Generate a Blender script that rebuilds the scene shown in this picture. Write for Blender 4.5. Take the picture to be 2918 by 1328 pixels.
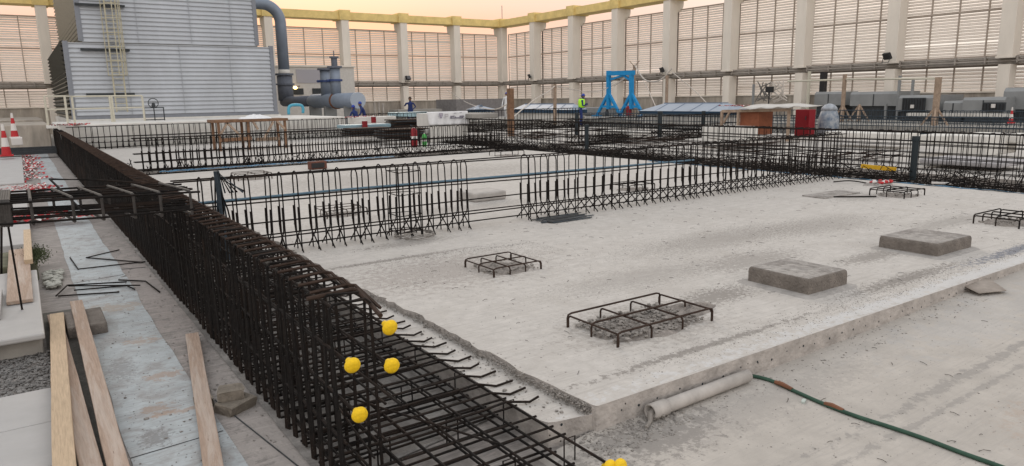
import bpy, bmesh, math, random
from math import sin, cos, pi, radians, hypot, atan2, sqrt
from mathutils import Vector, Matrix
random.seed(7)
S = bpy.context.scene
for o in list(bpy.data.objects): bpy.data.objects.remove(o)
C = S.collection
# ---------------------------------------------------------------- camera
# world axes follow the building grid: X along the far-left screen wall, Y along the right one, Z up; main slab top is z = 0
H, YAW, PIT, ROL, F = 1.65, .59882, .1885, -.01728, 2023.0
fwd = Vector((sin(YAW)*cos(PIT), cos(YAW)*cos(PIT), -sin(PIT)))
rt0 = Vector((cos(YAW), -sin(YAW), 0)); up0 = rt0.cross(fwd)
RT = rt0*cos(ROL) + up0*sin(ROL); UP = -rt0*sin(ROL) + up0*cos(ROL)
cam = bpy.data.objects.new('camera', bpy.data.cameras.new('camera')); C.objects.link(cam)
M = Matrix((RT, UP, -fwd)).transposed().to_4x4(); M.translation = (0, 0, H)
cam.matrix_world = M
cam.data.sensor_fit = 'HORIZONTAL'; cam.data.sensor_width = 36; cam.data.lens = 36*F/2918
cam.data.clip_end = 3000; cam.data.clip_start = .05
S.camera = cam
S.view_settings.view_transform = 'Standard'; S.view_settings.look = 'None'
S.view_settings.exposure = 0.0; S.view_settings.gamma = 1
# ---------------------------------------------------------------- sky and light (dusk glow behind the far-left screen)
W = bpy.data.worlds.new('World'); S.world = W; W.use_nodes = True
nt = W.node_tree; nt.nodes.clear()
def N(t, k, **kw):
    n = t.nodes.new(k)
    for a, b in kw.items(): setattr(n, a, b)
    return n
SUNAZ = radians(19)          # measured from +Y towards +X
out = N(nt, 'ShaderNodeOutputWorld'); bg = N(nt, 'ShaderNodeBackground'); bg.inputs[1].default_value = .105
sky = N(nt, 'ShaderNodeTexSky', sky_type='NISHITA', sun_disc=False, sun_elevation=radians(4), sun_rotation=SUNAZ, dust_density=4.0, air_density=1.2)
tc = N(nt, 'ShaderNodeTexCoord'); sep = N(nt, 'ShaderNodeSeparateXYZ'); nt.links.new(tc.outputs['Generated'], sep.inputs[0])
def ramp(t, stops, src):
    r = N(t, 'ShaderNodeValToRGB'); cr = r.color_ramp
    while len(cr.elements) < len(stops): cr.elements.new(.5)
    for e, (p, c) in zip(cr.elements, stops):
        e.position = p; e.color = (*c, 1) if len(c) == 3 else c
    t.links.new(src, r.inputs[0]); return r
# warm side (towards the sunset) and cool side (away), by height
warm = ramp(nt, [(0, (.74,.62,.54)), (.035, (.96,.74,.64)), (.075, (1.0,.66,.54)), (.10, (1.0,.60,.46)), (.13, (1.0,.76,.64)), (.18, (1.0,.83,.68)), (.26, (1.0,.90,.72)), (.45, (1.0,.96,.92)), (1, (1.0,1.03,1.08))], sep.outputs[2])
cool = ramp(nt, [(0, (.70,.64,.57)), (.05, (1.15,1.04,.92)), (.12, (1.15,.98,.86)), (.2, (1.15,1.03,.95)), (.4, (1.10,1.06,1.03)), (1, (1.0,1.02,1.06))], sep.outputs[2])
dt = N(nt, 'ShaderNodeVectorMath', operation='DOT_PRODUCT'); nt.links.new(tc.outputs['Generated'], dt.inputs[0]); dt.inputs[1].default_value = (sin(SUNAZ), cos(SUNAZ), 0)
mr = N(nt, 'ShaderNodeMapRange'); nt.links.new(dt.outputs['Value'], mr.inputs[0]); mr.inputs[1].default_value = .80; mr.inputs[2].default_value = .99
mx = N(nt, 'ShaderNodeMix', data_type='RGBA'); nt.links.new(mr.outputs[0], mx.inputs[0]); nt.links.new(cool.outputs[0], mx.inputs[6]); nt.links.new(warm.outputs[0], mx.inputs[7])
m3 = N(nt, 'ShaderNodeMapRange'); nt.links.new(dt.outputs['Value'], m3.inputs[0]); m3.inputs[1].default_value = .2; m3.inputs[2].default_value = -.8; m3.inputs[3].default_value = 9.8; m3.inputs[4].default_value = 14.5
sc = N(nt, 'ShaderNodeVectorMath', operation='SCALE'); nt.links.new(mx.outputs[2], sc.inputs[0]); nt.links.new(m3.outputs[0], sc.inputs['Scale'])
m2 = N(nt, 'ShaderNodeMix', data_type='RGBA'); m2.inputs[0].default_value = .12
nt.links.new(sc.outputs[0], m2.inputs[6]); nt.links.new(sky.outputs[0], m2.inputs[7])
nt.links.new(m2.outputs[2], bg.inputs[0]); nt.links.new(bg.outputs[0], out.inputs[0])
sl = bpy.data.lights.new('sun', 'SUN'); sl.energy = .75; sl.angle = radians(18); sl.color = (1, .86, .72)
so = bpy.data.objects.new('sun', sl); C.objects.link(so)
so.rotation_euler = Vector((sin(SUNAZ)*cos(radians(24)), cos(SUNAZ)*cos(radians(24)), sin(radians(24)))).to_track_quat('Z', 'Y').to_euler()
# ---------------------------------------------------------------- pixel -> world helpers (photo pixels, 2918 x 1328)
def ray(x, y): return fwd + RT*((x-1459)/F) - UP*((y-664)/F)
def PZ(x, y, z=0): d = ray(x, y); return Vector((0, 0, H)) + d*((z-H)/d.z)
def PX(x, y, v): d = ray(x, y); return Vector((0, 0, H)) + d*(v/d.x)
def PY(x, y, v): d = ray(x, y); return Vector((0, 0, H)) + d*(v/d.y)
def PD(x, y, dep): return Vector((0, 0, H)) + ray(x, y)*dep
# ---------------------------------------------------------------- materials
MAT = {}
def mat(name, col, rough=.8, metal=0, var=.0, vscale=6, bump=0, bscale=40, col2=None, spec=.3, stretch=None, detail=6, speck=0, speckcol=(.05,.05,.05), speckscale=30, big=0, bigcol=None, bigscale=.7, streak=0, streakcol=None):
    if name in MAT: return MAT[name]
    m = bpy.data.materials.new(name); m.use_nodes = True; t = m.node_tree; b = t.nodes['Principled BSDF']
    b.inputs['Roughness'].default_value = rough; b.inputs['Metallic'].default_value = metal
    b.inputs['Specular IOR Level'].default_value = spec
    b.inputs['Base Color'].default_value = (*col, 1)
    tcn = N(t, 'ShaderNodeTexCoord'); src = tcn.outputs['Object']
    if stretch:
        mp = N(t, 'ShaderNodeMapping'); mp.inputs['Scale'].default_value = stretch; t.links.new(src, mp.inputs[0]); src = mp.outputs[0]
    cur = None
    if var or col2:
        n = N(t, 'ShaderNodeTexNoise'); n.inputs['Scale'].default_value = vscale; n.inputs['Detail'].default_value = detail; n.inputs['Roughness'].default_value = .65
        t.links.new(src, n.inputs['Vector'])
        c2 = col2 or tuple(max(0, c*(1-var)) for c in col)
        c1 = col if col2 else tuple(c*(1+var*.5) for c in col)
        r = ramp(t, [(.32, c2), (.68, c1)], n.outputs[0]); cur = r.outputs[0]
    def over(cur, colr, fac):
        x = N(t, 'ShaderNodeMix', data_type='RGBA'); t.links.new(fac, x.inputs[0])
        if cur is not None: t.links.new(cur, x.inputs[6])
        else: x.inputs[6].default_value = (*col, 1)
        x.inputs[7].default_value = (*colr, 1); return x.outputs[2]
    if big:
        n = N(t, 'ShaderNodeTexNoise'); n.inputs['Scale'].default_value = bigscale; n.inputs['Detail'].default_value = 8; n.inputs['Roughness'].default_value = .7; n.inputs['Distortion'].default_value = .6
        t.links.new(src, n.inputs['Vector'])
        r = ramp(t, [(.47, (0,0,0)), (.63, (big,big,big))], n.outputs[0]); cur = over(cur, bigcol, r.outputs[0])
    if streak:
        for ang, sc_ in ((.35, (3, 46, 1)), (-1.1, (2.2, 60, 1)), (1.9, (5, 38, 1))):
            mp = N(t, 'ShaderNodeMapping'); mp.inputs['Rotation'].default_value = (0, 0, ang); mp.inputs['Scale'].default_value = sc_; t.links.new(tcn.outputs['Object'], mp.inputs[0])
            n = N(t, 'ShaderNodeTexNoise'); n.inputs['Scale'].default_value = .8; n.inputs['Detail'].default_value = 5; n.inputs['Distortion'].default_value = .8; t.links.new(mp.outputs[0], n.inputs['Vector'])
            r = ramp(t, [(.58, (0,0,0)), (.66, (streak,)*3)], n.outputs[0]); cur = over(cur, streakcol, r.outputs[0])
    if speck:
        v = N(t, 'ShaderNodeTexVoronoi'); v.inputs['Scale'].default_value = speckscale; t.links.new(src, v.inputs['Vector'])
        n = N(t, 'ShaderNodeTexNoise'); n.inputs['Scale'].default_value = 1.3; n.inputs['Detail'].default_value = 3; t.links.new(src, n.inputs['Vector'])
        ml = N(t, 'ShaderNodeMath', operation='MULTIPLY'); ml.inputs[1].default_value = speck*2; t.links.new(n.outputs[0], ml.inputs[0])
        lt = N(t, 'ShaderNodeMath', operation='LESS_THAN'); t.links.new(v.outputs['Distance'], lt.inputs[0]); t.links.new(ml.outputs[0], lt.inputs[1])
        cur = over(cur, speckcol, lt.outputs[0])
    if cur is not None: t.links.new(cur, b.inputs['Base Color'])
    if bump:
        n = N(t, 'ShaderNodeTexNoise'); n.inputs['Scale'].default_value = bscale; n.inputs['Detail'].default_value = 6; t.links.new(src, n.inputs['Vector'])
        bn = N(t, 'ShaderNodeBump'); bn.inputs['Strength'].default_value = bump; bn.inputs['Distance'].default_value = .02
        t.links.new(n.outputs[0], bn.inputs['Height']); t.links.new(bn.outputs[0], b.inputs['Normal'])
    MAT[name] = m; return m
slabM = mat('slab_concrete', (.465,.445,.42), .9, var=.13, vscale=9, bump=.4, bscale=30, big=.45, bigcol=(.375,.352,.325), bigscale=1.6, speck=.085, speckcol=(.17,.155,.145), speckscale=17, detail=10, streak=.38, streakcol=(.33,.31,.29))
floorM = mat('floor_concrete', (.415,.388,.355), .9, var=.14, vscale=4, bump=.4, bscale=24, big=.5, bigcol=(.345,.322,.295), bigscale=.9, speck=.075, speckcol=(.15,.14,.13), speckscale=24, streak=.35, streakcol=(.33,.31,.29))
darkfl = mat('walkway_bare', (.265,.245,.23), .9, var=.25, vscale=9, bump=.5, bscale=30, big=.7, bigcol=(.19,.175,.165), bigscale=2.5, streak=.5, streakcol=(.40,.36,.34))
edgeM = mat('slab_edge', (.40,.37,.345), .95, var=.3, vscale=7, bump=.7, bscale=30, speck=.07, speckcol=(.06,.05,.045), speckscale=11)
crumb = mat('crumbled_mortar', (.29,.27,.25), .95, var=.45, vscale=25, bump=1, bscale=60)
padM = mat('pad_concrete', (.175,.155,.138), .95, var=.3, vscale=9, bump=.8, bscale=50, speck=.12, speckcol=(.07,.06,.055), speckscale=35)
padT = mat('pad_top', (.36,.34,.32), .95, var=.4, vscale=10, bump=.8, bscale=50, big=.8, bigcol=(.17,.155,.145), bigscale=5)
blueM = mat('blue_painted_floor', (.40,.435,.45), .75, var=.14, vscale=9, bump=.3, bscale=30, big=.7, bigcol=(.25,.235,.225), bigscale=4.2, speck=.11, speckcol=(.12,.11,.11), speckscale=28, streak=.5, streakcol=(.27,.27,.27))
rebM = mat('rebar_steel', (.014,.0125,.012), .85, metal=.0, var=.5, vscale=22, bump=.3, bscale=120, spec=.12, big=.7, bigcol=(.032,.021,.016), bigscale=2.3, speck=.055, speckcol=(.15,.135,.12), speckscale=45)
rebR = mat('rebar_rusty', (.046,.030,.023), .85, metal=.1, var=.45, vscale=18, spec=.2)
rebB = mat('rebar_bluish', (.035,.05,.065), .7, metal=.2, var=.4, vscale=12)
yelM = mat('yellow_plastic', (.80,.52,.012), .6, var=.18, vscale=60, spec=.3, bump=.3, bscale=90, speck=.05, speckcol=(.5,.38,.12), speckscale=120)
woodY = mat('pine_board', (.50,.38,.26), .8, var=.22, vscale=9, stretch=(14,.8,14), bump=.3, bscale=30, speck=.03, speckcol=(.10,.06,.04), speckscale=2.4)
woodP = mat('pink_board', (.37,.275,.215), .85, var=.22, vscale=9, stretch=(14,.8,14), bump=.3, bscale=30, big=.5, bigcol=(.52,.46,.41), bigscale=1.2, speck=.03, speckcol=(.12,.07,.05), speckscale=2.2)
woodB = mat('brown_timber', (.20,.115,.07), .85, var=.4, vscale=6)
woodT = mat('tan_post', (.33,.25,.19), .85, var=.35, vscale=6)
plyM = mat('brown_plywood', (.27,.095,.05), .7, var=.25, vscale=3)
whiteM = mat('white_render', (.62,.61,.58), .85, var=.12, vscale=3, big=.4, bigcol=(.45,.43,.4), bigscale=1)
marb = mat('pale_slab', (.385,.38,.375), .6, var=.1, vscale=4, big=.4, bigcol=(.38,.37,.36), bigscale=3)
colM = mat('column_paint', (.72,.67,.60), .85, var=.1, vscale=1.2, bump=.1, bscale=10, stretch=(1,1,.3))
louM = mat('louvre_paint', (.82,.77,.71), .7, var=.08, vscale=1.5)
def translucent(m, col, f):
    t = m.node_tree; b = t.nodes['Principled BSDF']; o = [n for n in t.nodes if n.type == 'OUTPUT_MATERIAL'][0]
    tr = N(t, 'ShaderNodeBsdfTranslucent'); tr.inputs[0].default_value = (*col, 1); ms = N(t, 'ShaderNodeMixShader'); ms.inputs[0].default_value = f
    t.links.new(b.outputs[0], ms.inputs[1]); t.links.new(tr.outputs[0], ms.inputs[2]); t.links.new(ms.outputs[0], o.inputs[0])
translucent(louM, (.86,.81,.77), .4)
lipShadeM = mat('louvre_lip_shade', (.28,.23,.19), .8, var=.2)  # brown that paints in the shaded underside of each blade
mulM = mat('mullion_paint', (.40,.34,.29), .8, var=.15)
railM = mat('service_ledge', (.36,.33,.30), .85, var=.3, vscale=2.5)
parM = mat('parapet_concrete', (.40,.36,.31), .9, var=.35, vscale=2, stretch=(1,1,.25), big=.6, bigcol=(.20,.18,.16), bigscale=1.2)
beamM = mat('yellow_beam', (.74,.57,.23), .7, var=.2, vscale=1.5)
towM = mat('tower_sheet', (.40,.425,.46), .5, metal=.2, var=.10, vscale=.8, spec=.4, big=.35, bigcol=(.32,.335,.36), bigscale=.5, stretch=(1,1,.35))
towD = mat('tower_trim', (.20,.215,.245), .55, metal=.2, var=.1)
towB = mat('tower_back', (.30,.28,.24), .7, var=.2)
towK = mat('tower_dark_louvre', (.10,.10,.085), .7, var=.25)
pipeM = mat('pipe_paint', (.21,.25,.315), .5, metal=.2, var=.1, vscale=2)
pipeL = mat('pipe_cap', (.33,.38,.45), .5, metal=.1)
pipeD = mat('pipe_lagging', (.12,.135,.17), .6, var=.15)
navy = mat('navy_flange', (.035,.06,.17), .5)
ladM = mat('ladder_paint', (.42,.39,.29), .7, var=.15)
gantM = mat('gantry_blue', (.012,.25,.56), .5, var=.12)
glassB = mat('skylight_glass', (.26,.31,.38), .5, metal=.0, var=.12, vscale=1, spec=.6)
bandB = mat('skylight_band', (.02,.05,.09), .4)
redM = mat('red_paint', (.21,.010,.016), .5, var=.1)
coneR = mat('cone_red', (.42,.025,.03), .6, var=.15)
coneW = mat('cone_white', (.58,.56,.54), .6)
greenM = mat('green_paint', (.08,.42,.10), .5)
pvcM = mat('grey_pvc', (.40,.375,.35), .6, var=.2, vscale=8)
pvcE = mat('pvc_core', (.10,.09,.08), .8)
hoseM = mat('green_hose', (.035,.08,.056), .75, var=.3, vscale=9)
rustC = mat('rusty_clamp', (.18,.08,.045), .8, var=.3)
blackM = mat('black_pvc', (.014,.022,.028), .5)
steelM = mat('duct_grey', (.25,.26,.265), .6, metal=.2, var=.12, vscale=2)
steelD = mat('unit_dark', (.035,.04,.045), .6, var=.3)
tarpM = mat('white_sheet', (.70,.71,.73), .6, var=.12, vscale=4)
inkM = mat('banner_ink', (.16,.15,.19), .8)
rustpipe = mat('pipe_blue_paint', (.09,.16,.22), .6)
gravM = mat('gravel_stone', (.20,.195,.19), .95, var=.5, vscale=14)
moss = mat('moss', (.07,.085,.04), .95, var=.4, vscale=30, bump=1)
skinM = mat('skin', (.20,.11,.07), .7); navyC = mat('navy_clothes', (.02,.035,.13), .9, var=.2); hiviz = mat('hi_vis', (.42,.85,.05), .7); hairM = mat('dark_hair', (.015,.012,.01), .9); helmB = mat('helmet_blue', (.02,.05,.3), .4)
handM = mat('handrail_paint', (.50,.48,.40), .7, var=.1)
lampM = bpy.data.materials.new('lit_lamp'); lampM.use_nodes = True
e_ = lampM.node_tree.nodes['Principled BSDF']; e_.inputs['Emission Color'].default_value = (1, .62, .18, 1); e_.inputs['Emission Strength'].default_value = 6
wireM = mat('pale_cable', (.50,.46,.42), .7)
blackW = mat('black_housing', (.02,.02,.022), .5)
bluewrap = mat('blue_wrap', (.05,.17,.30), .5, var=.3, vscale=10)
def stains(m, lst):
    """stains and scrapes with a shape of their own: (x, y, rx, ry, strength, colour, noise scale)"""
    t = m.node_tree; b = t.nodes['Principled BSDF']; tcn = N(t, 'ShaderNodeTexCoord'); cur = b.inputs['Base Color'].links[0].from_socket
    for (x, y, rx, ry, st, colr, ns) in lst:
        mp = N(t, 'ShaderNodeMapping', vector_type='TEXTURE'); mp.inputs['Location'].default_value = (x, y, 0); mp.inputs['Scale'].default_value = (rx, ry, 50); t.links.new(tcn.outputs['Object'], mp.inputs[0])
        ln = N(t, 'ShaderNodeVectorMath', operation='LENGTH'); t.links.new(mp.outputs[0], ln.inputs[0])
        n = N(t, 'ShaderNodeTexNoise'); n.inputs['Scale'].default_value = ns*2.2; n.inputs['Detail'].default_value = 9; n.inputs['Roughness'].default_value = .75; t.links.new(tcn.outputs['Object'], n.inputs['Vector'])
        a = N(t, 'ShaderNodeMath', operation='MULTIPLY_ADD'); t.links.new(n.outputs[0], a.inputs[0]); a.inputs[1].default_value = 5.2; t.links.new(ln.outputs['Value'], a.inputs[2])
        r = N(t, 'ShaderNodeMapRange'); t.links.new(a.outputs[0], r.inputs[0]); r.inputs[1].default_value = 3.5; r.inputs[2].default_value = 3.1; r.inputs[3].default_value = 0; r.inputs[4].default_value = st
        x_ = N(t, 'ShaderNodeMix', data_type='RGBA'); t.links.new(r.outputs[0], x_.inputs[0]); t.links.new(cur, x_.inputs[6]); x_.inputs[7].default_value = (*colr, 1); cur = x_.outputs[2]
    t.links.new(cur, b.inputs['Base Color'])
GR = (.20, .185, .17)
stains(slabM, [(3.3, 5.95, 1.25, .75, .75, (.30,.275,.255), 7), (3.0, 6.72, 1.3, .07, .8, GR, 12), (4.6, 3.75, .55, .22, .8, GR, 14), (5.9, 4.4, .9, .35, .55, GR, 11), (6.4, 3.1, 1.1, .12, .85, GR, 13), (8.6, 3.0, 1.5, .1, .9, (.16,.17,.2), 9),
   (3.6, 3.0, 1.3, .05, .8, GR, 10), (6.6, 5.3, 1.7, .5, .5, GR, 16), (8.2, 5.1, 1.3, .5, .45, GR, 16), (4.6, 4.6, 1.2, .35, .4, GR, 18), (7.0, 3.75, .7, .18, .7, GR, 12), (3.55, 7.4, .7, .2, .6, GR, 12), (9.5, 4.2, 1.4, .25, .45, GR, 12), (5.2, 9.3, 2.4, .4, .45, GR, 10), (7, 14, 5, 2, .4, GR, 5),
   (7.5, 2.80, 5.5, .11, .55, (.52,.53,.54), 6), (10.9, 6.1, .7, .4, .5, GR, 9), (3.6, 3.6, .75, .5, .6, (.26,.24,.22), 8)])
stains(floorM, [(6.2, 2.3, 1.6, .35, .35, (.36,.36,.36), 3), (4.6, 1.3, .5, .25, .5, (.37,.30,.25), 8), (3.4, 2.4, 1.2, .2, .55, (.31,.29,.27), 14), (5.2, 1.9, 2.2, .05, .55, (.22,.21,.2), 6), (4.4, 1.75, 2.0, .03, .5, (.22,.21,.2), 5), (2.6, 2.5, .6, .25, .8, (.22,.205,.19), 8)])
stains(darkfl, [(1.0, 4.0, .35, 1.6, .6, (.36,.33,.31), 5), (.9, 8, .3, 3, .5, (.36,.32,.30), 4)])
stains(blueM, [(.5, 4.6, .12, .12, .8, (.30,.24,.20), 9), (.62, 5.2, .14, .1, .7, (.33,.25,.20), 7), (.6, 6.1, .15, .1, .7, (.34,.27,.22), 7), (.42, 4.2, .1, .14, .8, (.20,.20,.20), 12), (.5, 7.3, .3, .18, .8, (.33,.29,.25), 6), (.62, 4.5, .2, .04, .7, (.34,.26,.21), 9), (.4, 5.5, .1, .3, .6, (.22,.22,.22), 14)])
# ---------------------------------------------------------------- mesh collector
class MB:
    def __init__(s): s.v = []; s.f = []; s.m = []
    def add(s, vs, fs, mi=0):
        o = len(s.v); s.v += [tuple(v) for v in vs]; s.f += [tuple(i+o for i in f) for f in fs]; s.m += [mi]*len(fs); return s
    def box(s, c, d, rz=0, mi=0, ry=0, rx=0):
        R = Matrix.Rotation(rz, 3, 'Z') @ Matrix.Rotation(ry, 3, 'Y') @ Matrix.Rotation(rx, 3, 'X'); c = Vector(c)
        vs = [c + R @ Vector((x*d[0]/2, y*d[1]/2, z*d[2]/2)) for z in (-1, 1) for y in (-1, 1) for x in (-1, 1)]
        return s.add(vs, [(0,2,3,1), (4,5,7,6), (0,1,5,4), (2,6,7,3), (0,4,6,2), (1,3,7,5)], mi)
    def b2(s, a, b, mi=0):
        a = Vector(a); b = Vector(b); return s.box((a+b)/2, [abs(q) for q in (b-a)], mi=mi)
    def beam(s, a, b, w, h, mi=0):
        a = Vector(a); b = Vector(b); d = (b-a).normalized(); u = Vector((0, 0, 1)) if abs(d.z) < .95 else Vector((0, 1, 0))
        x = d.cross(u).normalized(); y = x.cross(d)
        vs = [p + x*w/2*i + y*h/2*j for p in (a, b) for i, j in ((-1,-1),(1,-1),(1,1),(-1,1))]
        return s.add(vs, [(0,1,2,3), (7,6,5,4), (0,4,5,1), (1,5,6,2), (2,6,7,3), (3,7,4,0)], mi)
    def tube(s, pts, r, n=5, mi=0, caps=True):
        pts = [Vector(p) for p in pts]; rs = r if isinstance(r, (list, tuple)) else [r]*len(pts)
        rings = []; prev = None
        for i, p in enumerate(pts):
            d = (pts[min(i+1, len(pts)-1)] - pts[max(i-1, 0)]).normalized()
            if prev is None:
                u = Vector((0, 0, 1)) if abs(d.z) < .9 else Vector((1, 0, 0)); x = d.cross(u).normalized()
            else:
                x = (prev - d*prev.dot(d)).normalized()
            prev = x; y = d.cross(x)
            rings.append([p + (x*cos(2*pi*k/n) + y*sin(2*pi*k/n))*rs[i] for k in range(n)])
        vs = [v for q in rings for v in q]; fs = []
        for i in range(len(pts)-1):
            for k in range(n): fs.append((i*n+k, i*n+(k+1) % n, (i+1)*n+(k+1) % n, (i+1)*n+k))
        if caps: fs += [tuple(range(n))[::-1], tuple((len(pts)-1)*n+k for k in range(n))]
        return s.add(vs, fs, mi)
    def prism(s, poly, z0, z1, mi=0, top=None):
        n = len(poly); vs = [(x, y, z0) for x, y in poly] + [(x, y, z1) for x, y in poly]
        s.add(vs, [tuple(range(n))[::-1]] + [(i, (i+1) % n, n+(i+1) % n, n+i) for i in range(n)], mi)
        return s.add([(x, y, z1) for x, y in poly], [tuple(range(n))], mi if top is None else top)
    def lathe(s, c, prof, n=16, mi=0):
        c = Vector(c); vs = [c + Vector((r*cos(2*pi*k/n), r*sin(2*pi*k/n), z)) for r, z in prof for k in range(n)]; fs = []
        for i in range(len(prof)-1):
            for k in range(n): fs.append((i*n+k, i*n+(k+1) % n, (i+1)*n+(k+1) % n, (i+1)*n+k))
        fs += [tuple(range(n))[::-1], tuple((len(prof)-1)*n+k for k in range(n))]
        return s.add(vs, fs, mi)
    def mesh(s, name, mats, smooth=False):
        me = bpy.data.meshes.new(name); me.from_pydata(s.v, [], s.f)
        for m in (mats if isinstance(mats, (list, tuple)) else [mats]): me.materials.append(m)
        me.polygons.foreach_set('material_index', s.m)
        if smooth: me.polygons.foreach_set('use_smooth', [True]*len(s.f))
        me.validate(); me.update(); return me
    def build(s, name, mats, parent=None, smooth=False, loc=None, bevel=0):
        return link(name, s.mesh(name, mats, smooth), parent, loc, bevel)
def link(name, me, parent=None, loc=None, bevel=0):
    o = bpy.data.objects.new(name, me); C.objects.link(o)
    if parent: o.parent = parent
    if loc is not None: o.location = loc
    if bevel:
        b = o.modifiers.new('bevel', 'BEVEL'); b.width = bevel; b.segments = 2; b.limit_method = 'ANGLE'
    return o
def tag(o, label, cat, group=None):
    o['label'] = label; o['category'] = cat
    if group: o['group'] = group
    return o
def struct(o): o['kind'] = 'structure'; return o
def stuff(o): o['kind'] = 'stuff'; return o
def thing(name, label, cat, loc=(0,0,0), rz=0, group=None):
    o = bpy.data.objects.new(name, None); C.objects.link(o); o.location = loc; o.rotation_euler = (0, 0, rz); o.empty_display_size = .1
    return tag(o, label, cat, group)
def smooth_path(pts, n=6):
    pts = [Vector(p) for p in pts]; P = [pts[0]*2-pts[1]] + pts + [pts[-1]*2-pts[-2]]; o = []
    for i in range(1, len(P)-2):
        for k in range(n):
            t = k/n; a, b, c, d = P[i-1], P[i], P[i+1], P[i+2]
            o.append(.5*((2*b) + (c-a)*t + (2*a-5*b+4*c-d)*t*t + (3*b-a-3*c+d)*t**3))
    return o + [pts[-1]]
def rnd(a): return random.uniform(-a, a)
def rock(mb, c, r, mi=0):
    t = (1+5**.5)/2; q = Matrix.Rotation(random.uniform(0, 6.28), 3, Vector((rnd(1), rnd(1), rnd(1)+.01)).normalized())
    vs = [Vector(p).normalized() for p in ((-1,t,0),(1,t,0),(-1,-t,0),(1,-t,0),(0,-1,t),(0,1,t),(0,-1,-t),(0,1,-t),(t,0,-1),(t,0,1),(-t,0,-1),(-t,0,1))]
    sx, sy, sz = random.uniform(.7,1.3), random.uniform(.7,1.3), random.uniform(.4,.8)
    vs = [q @ v * r * random.uniform(.75, 1.15) for v in vs]
    vs = [Vector(c) + Vector((v.x*sx, v.y*sy, v.z*sz)) for v in vs]
    mb.add(vs, [(0,11,5),(0,5,1),(0,1,7),(0,7,10),(0,10,11),(1,5,9),(5,11,4),(11,10,2),(10,7,6),(7,1,8),(3,9,4),(3,4,2),(3,2,6),(3,6,8),(3,8,9),(4,9,5),(2,4,11),(6,2,10),(8,6,7),(9,8,1)], mi)

# ================================================================ SETTING
ZF = -.2
struct(MB().add([(-600,-600,ZF),(900,-600,ZF),(900,900,ZF),(-600,900,ZF)], [(0,1,2,3)]).build('ground', floorM))
def fz(x): return ZF+.003+(max(0, min(1, (x-2.0)/.35))*.05)+max(0, min(.10, .022*(x-4.0)))
mb = MB(); xs = [2.0, 2.1, 2.2, 2.3, 2.35, 2.7, 3.2, 3.7]+[4+.5*i for i in range(11)]+[9.5, 12, 20, 60]
mb.add([(x, y, fz(x)) for y in (-8, 2.74) for x in xs], [(i, i+1, len(xs)+i+1, len(xs)+i) for i in range(len(xs)-1)]); struct(mb.build('lower_floor', floorM))
# left walkway: bare strip, blue painted strip
struct(MB().add([(.60,-2,ZF+.004),(1.42,-2,ZF+.004),(2.2,2.5,ZF+.004),(2.2,34,ZF+.004),(-.9,34,ZF+.004),(-.9,-2,ZF+.004)], [(0,1,2,3,4,5)]).build('walkway', darkfl))
random.seed(3)
L = [(.27+rnd(.008), 1.5+i*.35) for i in range(92)]; Rr = [(.755+.012*sin(i*.37)+rnd(.012), 1.5+i*.35) for i in range(92)]
struct(MB().add([(x, y, ZF+.008) for x, y in L+Rr[::-1]], [tuple(range(len(L)*2))[::-1]]).build('painted_path', blueM))
struct(MB().add([(1.02,3.1,ZF+.012),(2.2,3.3,ZF+.012),(2.2,34,ZF+.012),(1.02,34,ZF+.012)], [(0,1,2,3)]).build('trench_floor', mat('trench_dirt_shade', (.18,.17,.16), .9, var=.35, vscale=6, bump=.6, big=.8, bigcol=(.30,.285,.27), bigscale=2)))  # dark tone is dirt plus painted-in shade of the bars above
# main slab with its ragged left edge, and the lower ledge
def ragged(y0, y1, x, a, st=.12):
    p = []; y = y0
    while y < y1: k = min(1, (y-y0)/.8); p.append((x+k*(rnd(a)+.02*sin(y*1.7))+.022*(1-k), y)); y += st*random.uniform(.5, 1.3)
    return p
rag = ragged(2.75, 18.4, 2.365, .022, .09)
poly = [(13.2, 18.6), (2.36, 18.6)] + rag[::-1] + [(2.397, 2.728), (2.41, 2.723), (13.2, 2.723)]
struct(MB().prism(poly, ZF, 0, 1, 0).build('slab', [slabM, edgeM]))
led = [(2.42, 18.6), (2.12, 18.6)] + [(2.12+rnd(.008), y) for y in [18-.5*i for i in range(30)]] + [(2.11, 2.86), (2.13, 2.81), (2.18, 2.79), (2.42, 2.745)]
struct(MB().prism(led, ZF, -.052, 1, 0).build('slab_ledge', [slabM, edgeM]))
struct(MB().prism([(2.2,20.3),(13.2,20.3),(13.2,34),(2.2,34)], ZF, -.003, 1, 0).build('rear_slab', [slabM, edgeM]))
struct(MB().prism([(15,1),(26,1),(26,18.6),(15,18.6)], ZF, -.002, 1, 0).build('side_slab', [slabM, edgeM]))
struct(MB().prism([(15,20.3),(26,20.3),(26,33),(15,33)], ZF, -.004, 1, 0).build('far_slab', [slabM, edgeM]))
deckM = mat('roof_deck', (.30,.29,.27), .9, var=.25, vscale=1.5, bump=.3, bscale=10)
struct(MB().prism([(28.5,-6),(37,-6),(37,55.6),(12.6,55.6),(12.6,35.5),(28.5,35.5)], ZF, .3, 0, 0).build('roof_deck', deckM))
random.seed(17); mb = MB()   # old form-tie holes along the slab faces
x = 2.2
while x < 12:
    mb.lathe((0,0,0), [(.006,0),(.006,.003)], 8) if False else None
    zz = -.075+rnd(.012); yy = (2.7225 if x > 2.41 else 2.7645)-.0005; r_ = random.uniform(.005, .009)
    mb.add([(x+r_*cos(k*pi/4), yy+(.0 if x > 2.41 else .012*(2.41-x)*8), zz+r_*sin(k*pi/4)) for k in range(8)], [tuple(range(8))]); x += random.uniform(.13, .2)
struct(mb.build('slab_tie_holes', blackM))
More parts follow.
